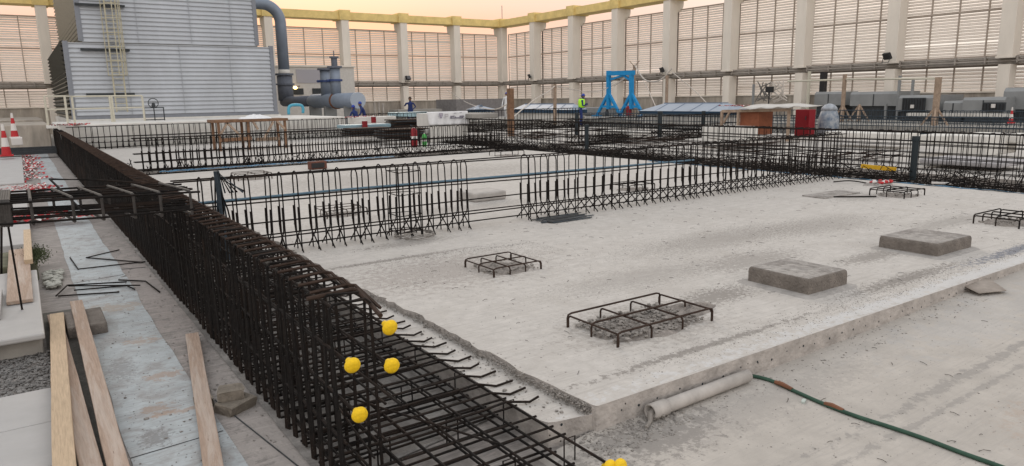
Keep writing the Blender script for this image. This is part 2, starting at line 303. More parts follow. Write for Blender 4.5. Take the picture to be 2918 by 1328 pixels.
# crumbled mortar along the ragged edge + dirty mortar patch + loose chips (nobody could count them)
random.seed(11)
mb = MB()
for i in range(3000):
    y = 2.76+7*random.random()**1.5; x = 2.35+random.gauss(0, .018)+.02*sin(y*1.7)*min(1, (y-2.75)/.8)+.02*max(0, 1-(y-2.75)/.8)
    r = random.uniform(.002, .0075)*(1.9 if random.random() < .04 else 1); rock(mb, (x+.0, y, -.047+random.uniform(0, .045)), r)
stuff(mb.build('edge_rubble', crumb))
mb = MB()
def scat(n, x0, x1, y0, y1, z, r0, r1, bias=None):
    for _ in range(n):
        x = random.uniform(x0, x1); y = random.uniform(y0, y1)
        if bias: x = x0+(x1-x0)*random.random()**bias
        rock(mb, (x, y, fz(x)+.001 if z == 'f' else z), random.uniform(r0, r1)*random.choice((1,1,1,1.8)))
scat(900, 2.45, 13, 2.8, 9, .001, .0015, .005)
scat(300, 2.45, 13, 2.8, 18, .001, .003, .008)
scat(420, 2.2, 2.75, 2.45, 2.76, 'f', .002, .008)
scat(200, 2.5, 2.95, 2.5, 2.7, 'f', .002, .009)
scat(700, 2.2, 6.5, .9, 2.7, 'f', .0012, .0035)
scat(260, 2.9, 7, 2.5, 2.72, 'f', .002, .006)
scat(110, 2.15, 2.36, 2.85, 4.6, -.048, .003, .008)
scat(150, .62, 1.05, 2.6, 12, ZF+.006, .003, .009)
scat(60, .28, .6, 2.6, 12, ZF+.01, .002, .005)
for _ in range(260):   # short offcuts of tie wire and splinters
    x = random.uniform(2.5, 12); y = random.uniform(2.85, 7.6); a = rnd(3.1); l_ = random.uniform(.01, .035)
    if random.random() < .12: x = random.uniform(2.6, 6); y = random.uniform(1.2, 2.65)
    z_ = .004 if y > 2.75 else fz(x)+.004
    mb.tube([(x-l_*cos(a), y-l_*sin(a), z_), (x, y+rnd(.006), z_+.004), (x+l_*cos(a), y+l_*sin(a), z_)], .0015, 4, mi=1)
scat(260, .3, 1.04, 3.2, 14, ZF+.01, .0015, .005)
scat(60, .3, 1.04, 3.2, 9, ZF+.01, .004, .010)
stuff(mb.build('debris', [crumb, rebM]))
# grit patch on the slab where mortar was mixed, and the blue-grey scrape beside the front edge
random.seed(5)
mb = MB()
for i in range(2600):
    a = random.random()**.7; t = random.random()
    x = 2.45+a*2.3; y = 6.75-.25*a + random.gauss(0, .03) if random.random() < .25 else 5.4+random.random()*1.3
    if y < 5.4+.55*a: continue
    rock(mb, (x, y, .0005), random.uniform(.0015, .005))
for i in range(1500):
    rock(mb, (random.uniform(4, 9), random.uniform(2.85, 3.1)+random.gauss(0, .05), .0005), random.uniform(.0015, .005))
for (cx, cy, n, s) in ((3.4,2.98,500,.25),(5.5,3.0,500,.3),(6.3,5.4,700,.8),(8.4,5,600,.8),(4.9,3.9,350,.2)):
    for i in range(n): rock(mb, (cx+random.gauss(0, s*1.4), max(2.76, cy+random.gauss(0, s*.35)), .0005), random.uniform(.001, .004))
stuff(mb.build('mortar_grit', crumb))
def blob(mb, cx, cy, rx, ry, z, h, n=26, mi=0, rings=5, jag=.12):
    vs = []; ph = [random.uniform(0, 6.28) for _ in range(4)]
    for i in range(rings+1):
        for k in range(n):
            a = 2*pi*k/n; q = i/rings; w = 1+jag*(sin(3*a+ph[0])+.6*sin(5*a+ph[1])+.4*sin(9*a+ph[2]))
            vs.append((cx+cos(a)*rx*q*w, cy+sin(a)*ry*q*w, z+h*(1-q*q)+(rnd(h*.3) if i < rings else -.002)))
    fs = [(i*n+k, (i+1)*n+k, (i+1)*n+(k+1) % n, i*n+(k+1) % n) for i in range(rings) for k in range(n)]
    mb.add(vs, fs, mi)

# ---------------------------------------------------------------- screen walls
def louvre_mesh(L, z0, z1, pitch, key):
    mb = MB(); z = z0
    while z < z1-.04:
        h = pitch*(.72+rnd(.05)); d = .13+rnd(.02)
        if random.random() < .05: h *= random.choice((.55, .8, 1.25))
        # blade leans outward; local x along the wall, local y outward (0 = inner face)
        mb.add([(0,0,z),(L,0,z),(L,d,z+h),(0,d,z+h)], [(0,1,2,3)], 0)
        mb.box((L/2, -.004, z-.008), (L, .012, pitch*.11), mi=1)  # underside shade put in as a dark strip
        z += pitch
    return mb.mesh('louvre_panel_'+key, [louM, lipShadeM])
def frame_mesh(L, z0, z1, key, n=4, mid=None):
    mb = MB()
    for i in range(n+1): mb.b2((i*L/n-.028, -.09, z0), (i*L/n+.028, -.02, z1))
    mb.b2((0, -.095, z1-.05), (L, -.022, z1+.03)); mb.b2((0, -.095, z0-.03), (L, -.022, z0+.03))
    if mid:
        mb.b2((0, -.15, mid-.05), (L, -.092, mid+.05))
    return mb.mesh('mullion_frame_'+key, mulM)
def column_mesh(key):
    mb = MB()
    mb.b2((-.31, -.78, 3.12), (.31, .0, 7.9)); mb.b2((-.36, -.82, 3.02), (.36, -.0, 3.12)); mb.b2((-.25, -.70, -.2), (.25, 0, 2.75))
    # rounded bracket carrying the cap beam, leaning out over the screen
    q = [(0, 7.9), (.62, 7.9), (.62, 7.7)] + [(.62-.5*(1-cos(a)), 7.7-.55*sin(a)) for a in [pi/2*k/6 for k in range(1, 7)]] + [(0, 7.0)]
    n = len(q); vs = [(x, y, z) for x in (-.25, .25) for y, z in q]
    mb.add(vs, [tuple(range(n)), tuple(range(n, 2*n))[::-1]] + [(i, n+i, n+(i+1) % n, (i+1) % n) for i in range(n)])
    me = mb.mesh('column_'+key, colM); return me
cmesh = column_mesh('a')
_lm = {}
def wall(name, label, cols, origin, rz, lo, hi):
    t = thing(name, label, 'screen wall', origin, rz)
    cols = sorted(cols)
    for c in cols:
        o = link('column', cmesh, t, (c, 0, 0), .015); b = MB().b2((-.45, -.84, 7.9), (.45, .75, 8.66)).build('beam_cap', beamM, o)
    st = [lo]+cols+[hi]
    for a, b in zip(st, st[1:]):
        if b-a < 1: continue
        x0 = a; L = b-a; k = round(L, 2)
        if True:
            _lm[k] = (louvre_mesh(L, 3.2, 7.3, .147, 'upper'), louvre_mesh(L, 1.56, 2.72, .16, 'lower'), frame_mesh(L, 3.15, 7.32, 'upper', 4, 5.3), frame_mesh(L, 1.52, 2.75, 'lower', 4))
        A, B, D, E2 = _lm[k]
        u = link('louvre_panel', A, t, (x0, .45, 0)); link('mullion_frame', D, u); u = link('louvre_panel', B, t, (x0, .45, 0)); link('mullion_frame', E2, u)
    MB().b2((lo, -.68, 7.95), (hi, .68, 8.52)).build('cap_beam', beamM, t)
    mb = MB(); mb.b2((lo, -.35, 2.77), (hi, .5, 3.02)); 
    mb.build('service_ledge', railM, t, bevel=.01)
    mb = MB(); mb.tube([(lo, -.46, 3.07), (hi, -.46, 3.07)], .05, 8); mb.tube([(lo, -.5, 2.9), (hi, -.5, 2.9)], .035, 8)
    x = lo
    while x < hi: mb.b2((x, -.56, 2.82), (x+.06, -.3, 3.14)); x += 1.3
    mb.build('conduit', mat('conduit_grey', (.33,.30,.27), .7, var=.2), t)
    MB().b2((lo, .28, -.2), (hi, .6, 1.5)).build('parapet', parM, t)
    MB().b2((lo, .2, 1.5), (hi, .66, 1.56)).build('coping', colM, t)
    return t
wl = wall('screen_wall', 'long louvred screen wall with yellow cap beam behind the cooling tower, glowing orange', [-3.1, 2.0, 7.0, 11.4, 16.2, 22.2, 27.3, 32.4, 37.35], (0, 56.2, 0), 0, -8, 37.8)
wr = wall('screen_wall', 'tall louvred screen wall of white columns along the right side of the roof', [55.7-50.5, 55.7-45.3, 55.7-40.2, 55.7-35.05, 55.7-29.95, 55.7-24.85, 55.7-19.65, 55.7-14.5, 55.7-9.3, 55.7-4.1], (37.6, 55.7, 0), -pi/2, 0, 62)
# floodlights on the columns
fl = None
for i, (px, py, plane, lab) in enumerate([(1163, 222, ('Y', 55.2), 'black floodlight on the white column right of the big pipe'), (1508, 217, ('X', 36.6), 'black floodlight on column above the brown timber post'), (1886, 199, ('X', 36.5), 'black floodlight on column right of the blue gantry'), (2528, 160, ('X', 36.3), 'largest black floodlight, under the tall right-hand louvres')]):
    p = PY(px, py, plane[1]) if plane[0] == 'Y' else PX(px, py, plane[1])
    t = thing('floodlight', lab, 'floodlight', p, pi/4 if i == 0 else pi/3, 'floodlights fixed to the screen columns')
    t.rotation_euler = (radians(-25), 0, radians(20) if i == 0 else radians(60))
    hs = MB().box((0,0,0), (.5,.16,.34)).build('housing', blackW, t, bevel=.02)
    MB().box((0,-.09,0), (.42,.02,.26)).build('lens', mat('lamp_glass', (.08,.08,.09), .2), hs)
    MB().tube([(-.28,0,0),(-.28,.2,-.25),(.28,.2,-.25),(.28,0,0)], .02, 6).build('bracket', blackW, t)

# ---------------------------------------------------------------- cooling tower
tw = thing('cooling_tower', 'huge grey-blue cooling tower clad in horizontally ribbed sheet', 'cooling tower', (2.05, 38, 0))
def ribbed(x0, x1, z0, z1, y, pitch=.2, dep=.055):
    mb = MB(); z = z0; pr = []
    while z < z1:
        for dz, dy in ((0, 0), (.012, -dep), (.045, -dep), (.165, -.01), (.17, 0)): 
            if z+dz <= z1: pr.append((y+dy, z+dz))
        z += pitch
    vs = [(x, a, b) for x in (x0, x1) for a, b in pr]; n = len(pr)
    mb.add(vs, [(i, n+i, n+i+1, i+1) for i in range(n-1)]); return mb
ribbed(.12, 9.0, 1.15, 4.42, 0).build('lower_cladding', towM, tw)
ribbed(.72, 8.35, 4.42, 11, 0).build('upper_cladding', towM, tw)
mb = MB()
mb.b2((0, .02, 1.05), (9.13, 16, 4.40)); mb.b2((.68, .02, 4.40), (8.42, 16, 11)); mb.build('casing', towB, tw)
mb = MB()
for x, z0, z1 in ((.05, 1.05, 4.46), (9.07, 1.05, 4.46), (.68, 4.46, 11), (8.38, 4.46, 11)): mb.b2((x-.1, -.07, z0), (x+.1, .1, z1))
mb.b2((-.05, -.09, 1.0), (9.2, .1, 1.14)); mb.build('corner_trim', towD, tw)
mb = MB()
for x in (2.4, 4.7, 7.0): mb.b2((x-.012, -.082, 1.15), (x+.012, -.06, 4.4))
for x in (3.0, 5.3, 7.2): mb.b2((x-.012, -.082, 4.5), (x+.012, -.06, 11))
mb.build('sheet_lap', mat('lap_grey', (.34,.36,.39), .6), tw)
mb = MB()
for i in range(17):   # side louvres of the lower block
    z = 1.15+i*.2; mb.add([(-.002, .2, z), (-.002, 15.9, z), (-.14, 15.9, z+.09), (-.14, .2, z+.09)], [(0,1,2,3)]); mb.add([(-.14, .2, z+.09), (-.14, 15.9, z+.09), (-.002, 15.9, z+.16), (-.002, .2, z+.16)], [(0,1,2,3)])
mb.build('side_louvre', towK, tw)
mb = MB()
for i in range(34):
    z = 4.5+i*.2; mb.add([(.665, .1, z), (.665, 15.9, z), (.55, 15.9, z+.02), (.55, .1, z+.02)], [(0,1,2,3)]); mb.add([(.55, .1, z+.02), (.55, 15.9, z+.02), (.665, 15.9, z+.15), (.665, .1, z+.15)], [(0,1,2,3)])
mb.build('side_cladding', mat('tower_side_sheet', (.55,.52,.46), .7, var=.15), tw)
MB().b2((-.1, -.1, .3), (9.3, 16, .998)).build('plinth', whiteM, tw)
# caged ladder on the tower
la = thing('caged_ladder', 'pale yellow caged ladder fixed to the cooling tower front', 'ladder', (0, 37.6, 0))
mb = MB()
for x in (3.78, 4.22): mb.b2((x-.03, .05, 1.3), (x+.03, .1, 9))
la_r = mb.build('stile', ladM, la)
rg = MB().tube([(3.78, .08, 0), (4.22, .08, 0)], .018, 5).mesh('rung', ladM); z = 1.4
while z < 9: link('rung', rg, la, (0, 0, z)); z += .28
mb = MB(); z = 2.95
hoop = lambda z, r=.42: [(4.0+r*.9*cos(a), .05-r*1.1*sin(a)*1.3, z) for a in [pi*k/10 for k in range(11)]]
while z < 9: mb.tube(hoop(z), .022, 4); z += .62
for a in (0, .25, .5, .75, 1): p = (4.0+.38*cos(pi*a), .05-.6*sin(pi*a)); mb.b2((p[0]-.02, p[1]-.01, 2.95), (p[0]+.02, p[1]+.01, 9))
mb.build('safety_cage', ladM, la)
for z in (4.1, 2.12, 6.05): MB().b2((2.66, .2, z-.045), (4.62, .34, z+.045)).build('fixing_rail', steelD, la)
# big grey pipe: elbow out of the tower, down to header and the large drum
pt = thing('cooling_water_pipe', 'grey-blue cooling water pipe with drum, flanges and tall elbow beside the tower', 'pipework', (0, 0, 0))
c2 = lambda x, y: (700+x/2.604, y/2.604)
yA = 49.0; xv = PY(*c2(283, 500), yA).x
zt = PY(*c2(70, 25), yA).z
arc = [(xv-1.15+1.15*sin(a), yA, zt-1.15+1.15*cos(a)) for a in [pi/2*k/10 for k in range(11)]]
MB().tube([(9.8, yA, zt)] + arc + [(xv, yA, 3.35)], .36, 20).build('elbow_pipe', pipeM, pt, smooth=True)
MB().tube([(xv, yA, 3.75), (xv, yA, 3.35)], .372, 20).build('pale_joint', whiteM, pt, smooth=True)
mb = MB(); mb.tube([(xv, yA, 3.35), (xv, yA, 1.7)], .5, 20); mb.build('valve_body', pipeD, pt, smooth=True)
mb = MB(); mb.tube([(xv, yA, 3.5), (xv, yA, 3.38)], .6, 20); mb.tube([(xv, yA, 2.84), (xv, yA, 2.74)], .62, 20); mb.build('flange', pipeD, pt)
a = PX(*c2(835, 742), 15.0); zc = a.z-.02
MB().tube([(xv, yA+.4, zc), (15, 43.6, zc)], .33, 20).build('header_pipe', pipeD, pt, smooth=True)
MB().tube([(15, 43.6, zc), (15, 43.2, zc), (15, 36.35, zc)], [.33, .41, .41], 28).build('drum', pipeM, pt, smooth=True)
MB().tube([(15, 36.35, zc), (15, 36.27, zc)], .43, 28).build('end_cap', pipeL, pt)
MB().tube([(15, 39.4, zc), (15, 39.28, zc)], .47, 24).build('strap', rustC, pt)
for (cx, topz, wy) in ((590, 3.5, 41.0), (665, 3.55, 39.4)):
    r = thing; px_ = 15.0
    b = MB().tube([(px_, wy, zc+.3), (px_, wy, topz-.1)], .29, 18).build('riser', pipeM, pt, smooth=True)
    MB().tube([(px_, wy, topz-.1), (px_, wy, topz)], .42, 18).build('flange', pipeD, pt)
    mb = MB(); mb.tube([(px_, wy, 2.72), (px_, wy, 2.83)], .40, 18); mb.tube([(px_-.5, wy, 2.77), (px_+.1, wy, 2.77)], .07, 8); mb.build('valve', navy, pt)
mb = MB(); mb.tube([(15, 39.4, 3.55), (15, 39.4, 4.0)], .17, 12); mb.tube([(15, 39.4, 4.0), (15, 39.4, 4.08)], .26, 12); mb.tube([(15, 39.4, 4.08), (15, 39.4, 4.4)], .03, 6); mb.build('air_vent', pipeD, pt)
for y in (37.4, 40.5, 43.0): MB().b2((14.65, y-.12, .3), (15.35, y+.12, zc-.3)).build('saddle', steelM, pt)
# white plant room behind the pipework
pr_ = thing('plant_room', 'low white plant room behind the grey pipe with dark windows', 'building', (0, 0, 0))
MB().b2((15.7, 54.2, -.1), (22.2, 55.3, 4.2)).build('wall', mat('plantroom_wall', (.55,.53,.50), .85, var=.1), pr_)
MB().b2((15.6, 54.1, 4.2), (22.3, 55.33, 4.32)).build('roof', colM, pr_)
MB().b2((17.6, 54.16, 3.0), (19.5, 54.2, 4.0)).build('notice_board', mat('board_lilac', (.36,.35,.38), .8), pr_)
for x0 in (17.2, 18.75): MB().b2((x0, 54.12, 2.15), (x0+.85, 54.2, 2.6)).build('window', steelD, pr_)
p = PY(*c2(368, 652), 53.6)
lm = thing('wall_lamp', 'small lit yellow lamp on the plant room behind the pipe', 'lamp', p)
MB().lathe((0,0,0), [(.05,-.1),(.14,-.05),(.16,.03),(.1,.1),(.03,.12)], 12).build('globe', lampM, lm)
MB().beam((.05, 0, .08), (.45, .3, .14), .06, .06).build('arm', rustC, lm)
# blue goose-neck pipe
mb = MB(); q = [PY(*c2(x, y), 33.5) for x, y in ((320,850),(320,800),(345,780),(405,780),(425,800),(425,840))]; mb.tube(smooth_path(q, 3), .07, 8)
tag(mb.build('gooseneck_pipe', mat('cyan_pipe', (.07,.30,.42), .5), smooth=True), 'small sky-blue goose-neck pipe under the grey drum', 'pipe')
# white kerb slab in front of the tower, and its rebar mesh
mb = MB(); mb.b2((1.2, 31.3, ZF), (12.3, 37.9, .93)); tag(mb.build('upstand', whiteM, bevel=.03), 'long white concrete upstand in front of the tower base', 'upstand')
mb = MB(); mb.b2((12.9, 30.6, ZF), (15.5, 31.2, .72)); tag(mb.build('upstand', whiteM, bevel=.02), 'short white upstand right of the tower, left of the white banner', 'upstand')

# ================================================================ REBAR
def arcpts(cx, cz, r, a0, a1, n):
    return [(cx+r*cos(a0+(a1-a0)*k/n), 0, cz+r*sin(a0+(a1-a0)*k/n)) for k in range(n+1)]
def stirrup_mesh(w, zt, zb, r, n, style):
    mb = MB(); h = w/2
    if style == 'arch':      # hairpin with rounded top, thick laps and crossed splayed feet
        mb.tube([(-h, 0, zb)] + [(-h, 0, zt-h)] + arcpts(0, zt-h, h, pi, 0, 6) + [(h, 0, zt-h), (h, 0, zb)], r, n)
        for s in (-1, 1):
            mb.tube([(s*h*1.02, .012, zb+.5), (s*h*1.02, .012, zb+.27)], r*1.4, n)
            mb.tube([(s*h, .014, zb+.28), (s*h*.85, .014, zb+.22), (-s*h*2.1, .014, zb+.003)], r, n)
    elif style == 'box':      # dense square stirrup
        mb.tube([(-h, 0, zb), (-h, 0, zt-.02), (-h+.02, 0, zt), (h-.02, 0, zt), (h, 0, zt-.02), (h, 0, zb)], r, n)
        for s in (-1, 1):
            mb.tube([(s*h*1.03, .013, zb+.005), (s*h*1.03, .013, zt-.16-rnd(.08))], r, n)
            mb.tube([(s*h*.97, -.013, zb-.005), (s*h*.97, -.013, zb+.45)], r, n)
    elif style == 'far':
        mb.tube([(-h, 0, zb), (-h, 0, zt-.03), (-h+.03, 0, zt), (h-.03, 0, zt), (h, 0, zt-.03), (h, 0, zb)], r, n, caps=False)
        mb.tube([(-h, .02, zb+.3), (h*2, .02, zb)], r, n, caps=False); mb.tube([(h, .02, zb+.3), (-h*2, .02, zb)], r, n, caps=False)
    return mb
def spread(t, name, protos, spots, rot, jr=.03, jz=.008, cap=100, mats=rebM, lean=.02):
    """first cap spots become parts of the thing, the rest one 'stuff' part"""
    rest = MB()
    for i, (x, y) in enumerate(spots):
        pm = random.choice(protos); jit = (rnd(lean), rnd(lean), rot+rnd(jr)); z = rnd(jz)
        if i < cap:
            if not hasattr(spread, 'c'): spread.c = {}
            k = id(pm)
            if k not in spread.c: spread.c[k] = (pm.mesh(name, mats), pm)
            o = link(name, spread.c[k][0], t, (x, y, z)); o.rotation_euler = jit
        else:
            R = Matrix.Rotation(jit[2], 3, 'Z') @ Matrix.Rotation(jit[1], 3, 'Y') @ Matrix.Rotation(jit[0], 3, 'X')
            rest.add([R @ Vector(v) + Vector((x, y, z)) for v in pm.v], pm.f)
    if rest.v: stuff(rest.build(name, mats, t))
def frange(a, b, s):
    o = []; 
    while a < b: o.append(a); a += s
    return o
def bars(t, name, segs, r, n, mats, wob=.006):
    for a, b in segs:
        a = Vector(a); b = Vector(b); k = max(2, int((b-a).length/1.5)); pts = [a+(b-a)*i/k + (Vector((rnd(wob), rnd(wob), rnd(wob))) if 0 < i < k else Vector((0, 0, 0))) for i in range(k+1)]
        MB().tube(pts, r, n).build(name, mats, t)
random.seed(21)
# --- A: long dense cage on the left
A = thing('rebar_beam_cage', 'long dense dark rebar beam cage running from the near centre to the far left', 'rebar cage')
prot = [stirrup_mesh(.19, .75+rnd(.01), ZF+.01+rnd(.01), .0075, 5, 'box') for _ in range(5)]
def topz(y): return .0+.04*min(1, max(0, (y-3)/5))
spread(A, 'stirrup', prot, [(1.155, y) for y in frange(2.99, 33.2, .148)], 0, jr=.25, jz=.02, lean=.022)
bars(A, 'longitudinal_bar', [((1.07, 2.83, .517), (1.07, 33, .56)), ((1.07, 2.78, .305), (1.07, 33, .33)), ((1.07, 2.95, .09), (1.07, 33, .1)), ((1.07, 2.9, -.1), (1.07, 33, -.1)),
     ((1.07, 3.0, .73), (1.07, 33, .77)), ((1.245, 3.0, .73), (1.245, 33, .77)), ((1.25, 2.82, .655), (1.25, 33, .65)), ((1.25, 2.82, .476), (1.25, 33, .48)), ((1.25, 2.9, .26), (1.25, 33, .27)), ((1.25, 2.9, .07), (1.25, 33, .07)), ((1.20, 2.62, .37), (1.14, 5.5, .42))], .0068, 6, rebM, .005)
MB().tube([(1.0, 3.16, .75), (1.22, 3.17, .757), (1.245, 3.14, .755), (1.232, 2.86, .70)], .011, 8).build('top_bar', rebR, A)
mb = MB()
for i in range(190):   # starter bars standing in the dense part of the cage, further back
    y = 5.2+i*.14; x = random.choice((1.075, 1.235))+rnd(.012); mb.tube([(x, y, ZF+.01), (x+rnd(.012), y+rnd(.02), .35+random.random()*.3)], .007, 4)
stuff(mb.build('starter_bar', rebM, A))
mb = MB()
for i in range(150):   # extra layer of short links and ties tying the thick top edge together
    y = 3.2+i*.17; q_ = rnd(.018); mb.tube([(1.035, y+q_, .762), (1.215, y+q_, .772), (1.25, y+q_-.03, .768), (1.262, y-.27, .715)], .0088, 5)
stuff(mb.build('tie_link', rebR, A))
# yellow safety caps on the bar ends
def capmesh():
    mb = MB(); mb.lathe((0,0,0), [(.012,-.05),(.0145,-.046),(.0145,-.012),(.033,-.008),(.0365,-.001),(.035,.009),(.026,.017),(.010,.0205)], 24); pass; return mb.mesh('rebar_cap', yelM, True)
cm = capmesh()
for p, l in (((1.25, 2.81, .655), 'yellow mushroom cap on the topmost bar end of the cage'), ((1.07, 2.82, .517), 'yellow mushroom cap leftmost of the pair on the middle bars'), ((1.25, 2.81, .476), 'yellow mushroom cap directly below the topmost one'), ((1.07, 2.77, .305), 'yellow mushroom cap lowest on the cage end')):
    o = link('rebar_cap', cm, A); o.location = p; d = Vector((rnd(.12)+.05, -1, rnd(.12)-.12)).normalized(); o.rotation_euler = (Vector(d).to_track_quat('Z', 'Y')).to_euler()
    o['label'] = l
# --- B: base mat in the trench right of cage A
B = thing('rebar_mat', 'flat two-layer rebar mat beside the near cage with hooked bar ends on the ledge', 'rebar mat')
def hook_mesh():
    mb = MB(); a = rnd(.01); mb.tube([(1.065, 0, -.035), (1.9, rnd(.01), -.025+a), (2.06, 0, -.018+a), (2.185+rnd(.02), -.045, -.042), (2.275+rnd(.02), -.045+rnd(.02), -.038+random.uniform(0,.012))], .0072, 6); return mb
spread(B, 'transverse_bar', [hook_mesh() for _ in range(6)], [(0, y) for y in frange(3.1, 33, .162)], 0, jr=.006, jz=.003, lean=.0)
lo_ = MB().tube([(1.055, 0, -.165), (2.1, 0, -.165)], .0072, 5)
spread(B, 'bottom_transverse_bar', [lo_], [(0, y) for y in frange(2.55, 33, .11)], 0, jr=.03, jz=.002, lean=0)
md_ = MB().tube([(1.06, 0, -.06), (2.12, 0, -.05)], .0072, 5)
spread(B, 'transverse_bar', [md_], [(0, y) for y in frange(2.62, 20, .162)], 0, jr=.035, jz=.004, lean=0, cap=60)
for i, x in enumerate((1.085, 1.12, 1.16, 1.215, 1.30, 1.375, 1.45, 1.54, 1.62, 1.70, 1.78, 1.86, 1.94, 2.01, 2.085)):
    z = -.045 if i % 2 == 0 else -.15
    bars(B, 'longitudinal_bar', [((x, (2.28 if x > 2.0 else 2.0)+rnd(.01), z), (x, 33, z))], .0072, 6, rebM, .006)
bars(B, 'longitudinal_bar', [((1.3, 3.9, -.03), (1.75, 2.72, -.02)), ((1.33, 4.3, .0), (1.2, 2.95, -.02))], .006, 5, rebM)
mb = MB()
for x in (1.3, 1.7, 2.07):
    for y in frange(2.6, 9, .55): mb.tube([(x, y, ZF), (x, y, -.045), (x+.07, y, -.045), (x+.07, y, ZF)], .005, 4)
stuff(mb.build('chair_support', rebM, B))
# the three caps at the end of the mat bars at the bottom edge of the picture
for x in (2.085, 2.13):
    o = link('rebar_cap', cm, B); o.location = (x, 2.275-.02*(x > 2.1), -.056); o.rotation_euler = Vector((0, -1, .3)).to_track_quat('Z', 'Y').to_euler()
# --- C: cage along X on the slab (two stretches of stirrups on continuous bars)
Cg = thing('rebar_beam_cage', 'slender rebar beam cage standing across the slab with arched stirrups and a gap', 'rebar cage', (0, 7.85, 0))
prC = [stirrup_mesh(.17, .885+rnd(.01), .004, .0078, 5, 'arch') for _ in range(4)]
sp = [(x+rnd(.02), rnd(.01)) for x in frange(1.45, 4.74, .168)] + [(x+rnd(.015), rnd(.01)) for x in frange(5.56, 13.1, .17)]
spread(Cg, 'stirrup', prC, sp, pi/2, jr=.12, jz=.006, lean=.02)
bars(Cg, 'longitudinal_bar', [((1.2, -.07, .868), (13.2, -.07, .85)), ((1.2, .07, .872), (13.2, .07, .85)), ((1.2, -.07, .59), (13.2, -.07, .55)), ((1.2, .07, .61), (13.2, .07, .57)), ((1.2, -.07, .37), (13.2, -.07, .35)), ((1.6, 0.07, .20), (13.2, .07, .18)), ((1.6, -.07, .19), (13.2, -.07, .18)), ((2.2, -.04, .08), (13.2, -.04, .06))], .0088, 6, rebM, .008)
MB().tube([(1.2, .04, .625), (3, .05, .63), (5, .04, .62), (9, .04, .6)], .013, 8).build('conduit', rustpipe, Cg)
# bundle of bent bars lashed upright to it near the left
t = thing('bent_bar_bundle', 'bundle of bent bars lashed upright against the slender cage near its left end', 'rebar bundle', (1.62, 7.75, 0))
for i in range(7):
    MB().tube([(.05*i-.18, rnd(.04), .03+.03*i), (.02*i-.05, rnd(.02), .55), (rnd(.03), 0, .93+rnd(.03)), (.03+.04*i, rnd(.05), .72)], .009, 5).build('bent_bar', rebB if i % 2 else rebM, t)
MB().tube([(-.02, -.02, .96), (0, -.02, .5), (.03, -.02, .02)], .02, 6).build('bent_bar', rebB, t)
# square column cage straddling it
t = thing('rebar_column_cage', 'square upright rebar column cage with ties, standing inside the slender cage', 'rebar cage', (3.74, 7.78, 0), .04)
w = .15
for x, y in ((-w,-w),(w,-w),(w,w),(-w,w),(0,-w),(0,w)): MB().tube([(x, y, .01), (x, y, .80), (x+rnd(.02), y+rnd(.02), .86)], .0075, 5).build('vertical_bar', rebM, t)
for z in (.8, .53, .28, .08): MB().tube([(-w,-w,z),(w,-w,z+.01),(w,w,z),(-w,w,z+.01),(-w,-w,z)], .006, 5).build('tie', rebM, t)
mb = MB(); 
for i in range(9): a0 = rnd(3); mb.tube([(.25*cos(a0+k*.6)+.05, .22*sin(a0+k*.6)-.12, .02+.09*k/5*random.random()) for k in range(6)], .006, 4)
mb.build('loose_tie', crumb, t)
# --- D: cage + mat along the right side of the slab
MATL = {'long rebar cage along the right side of the pale slab': 'flat dark rebar mat between the pale slab and the right-side cage',
 'back rebar cage crossing the slab below the timber table': 'flat dark rebar mat behind the back cage, before the timber table',
 'rebar cage right of the black post, across the side slab': 'flat dark rebar mat under the cage across the side slab',
 'far rebar cage between the white banner and the brown post': 'far dark rebar mat between the white banner and the brown post'}
def line_y(label, x, y0, y1, matx, zt=.84, mtl=rebM, sp=.17, cap=100, r=.0075):
    t = thing('rebar_beam_cage', label, 'rebar cage')
    pr = [stirrup_mesh(.24, zt+rnd(.012), ZF+.01, r, 4, 'far') for _ in range(4)]
    spread(t, 'stirrup', pr, [(x, y) for y in frange(y0, y1, sp)], 0, jr=.15, jz=.01, mats=mtl, cap=cap, lean=.02)
    bars(t, 'longitudinal_bar', [((x+dx, y0-.2, z), (x+dx, y1, z)) for dx in (-.12, .12) for z in (-.1, .12, .36, .6, zt-.01)], r*1.1, 4, mtl, .01)
    if matx:
        a, b = matx; pm = MB().tube([(a, 0, -.03), (b, 0, -.03)], r*1.1, 4)
        pm.tube([(a, .06, -.14), (b, .06, -.14)], r*1.1, 4); pm.tube([(a+.1, .03, -.15), (a+.4, .03, .13), (b-.2, .03, -.1)], r, 4)
        m = thing('rebar_mat', MATL[label], 'rebar mat')
        spread(m, 'transverse_bar', [pm], [(0, y) for y in frange(y0, y1, .10)], 0, jr=.05, jz=.02, mats=mtl, cap=cap, lean=.01)
        bars(m, 'longitudinal_bar', [((a+(b-a)*k/7, y0-.2, -.01 if k % 2 else -.12), (a+(b-a)*k/7, y1, -.01 if k % 2 else -.12)) for k in range(8)], r*1.2, 4, mtl, .012)
    return t
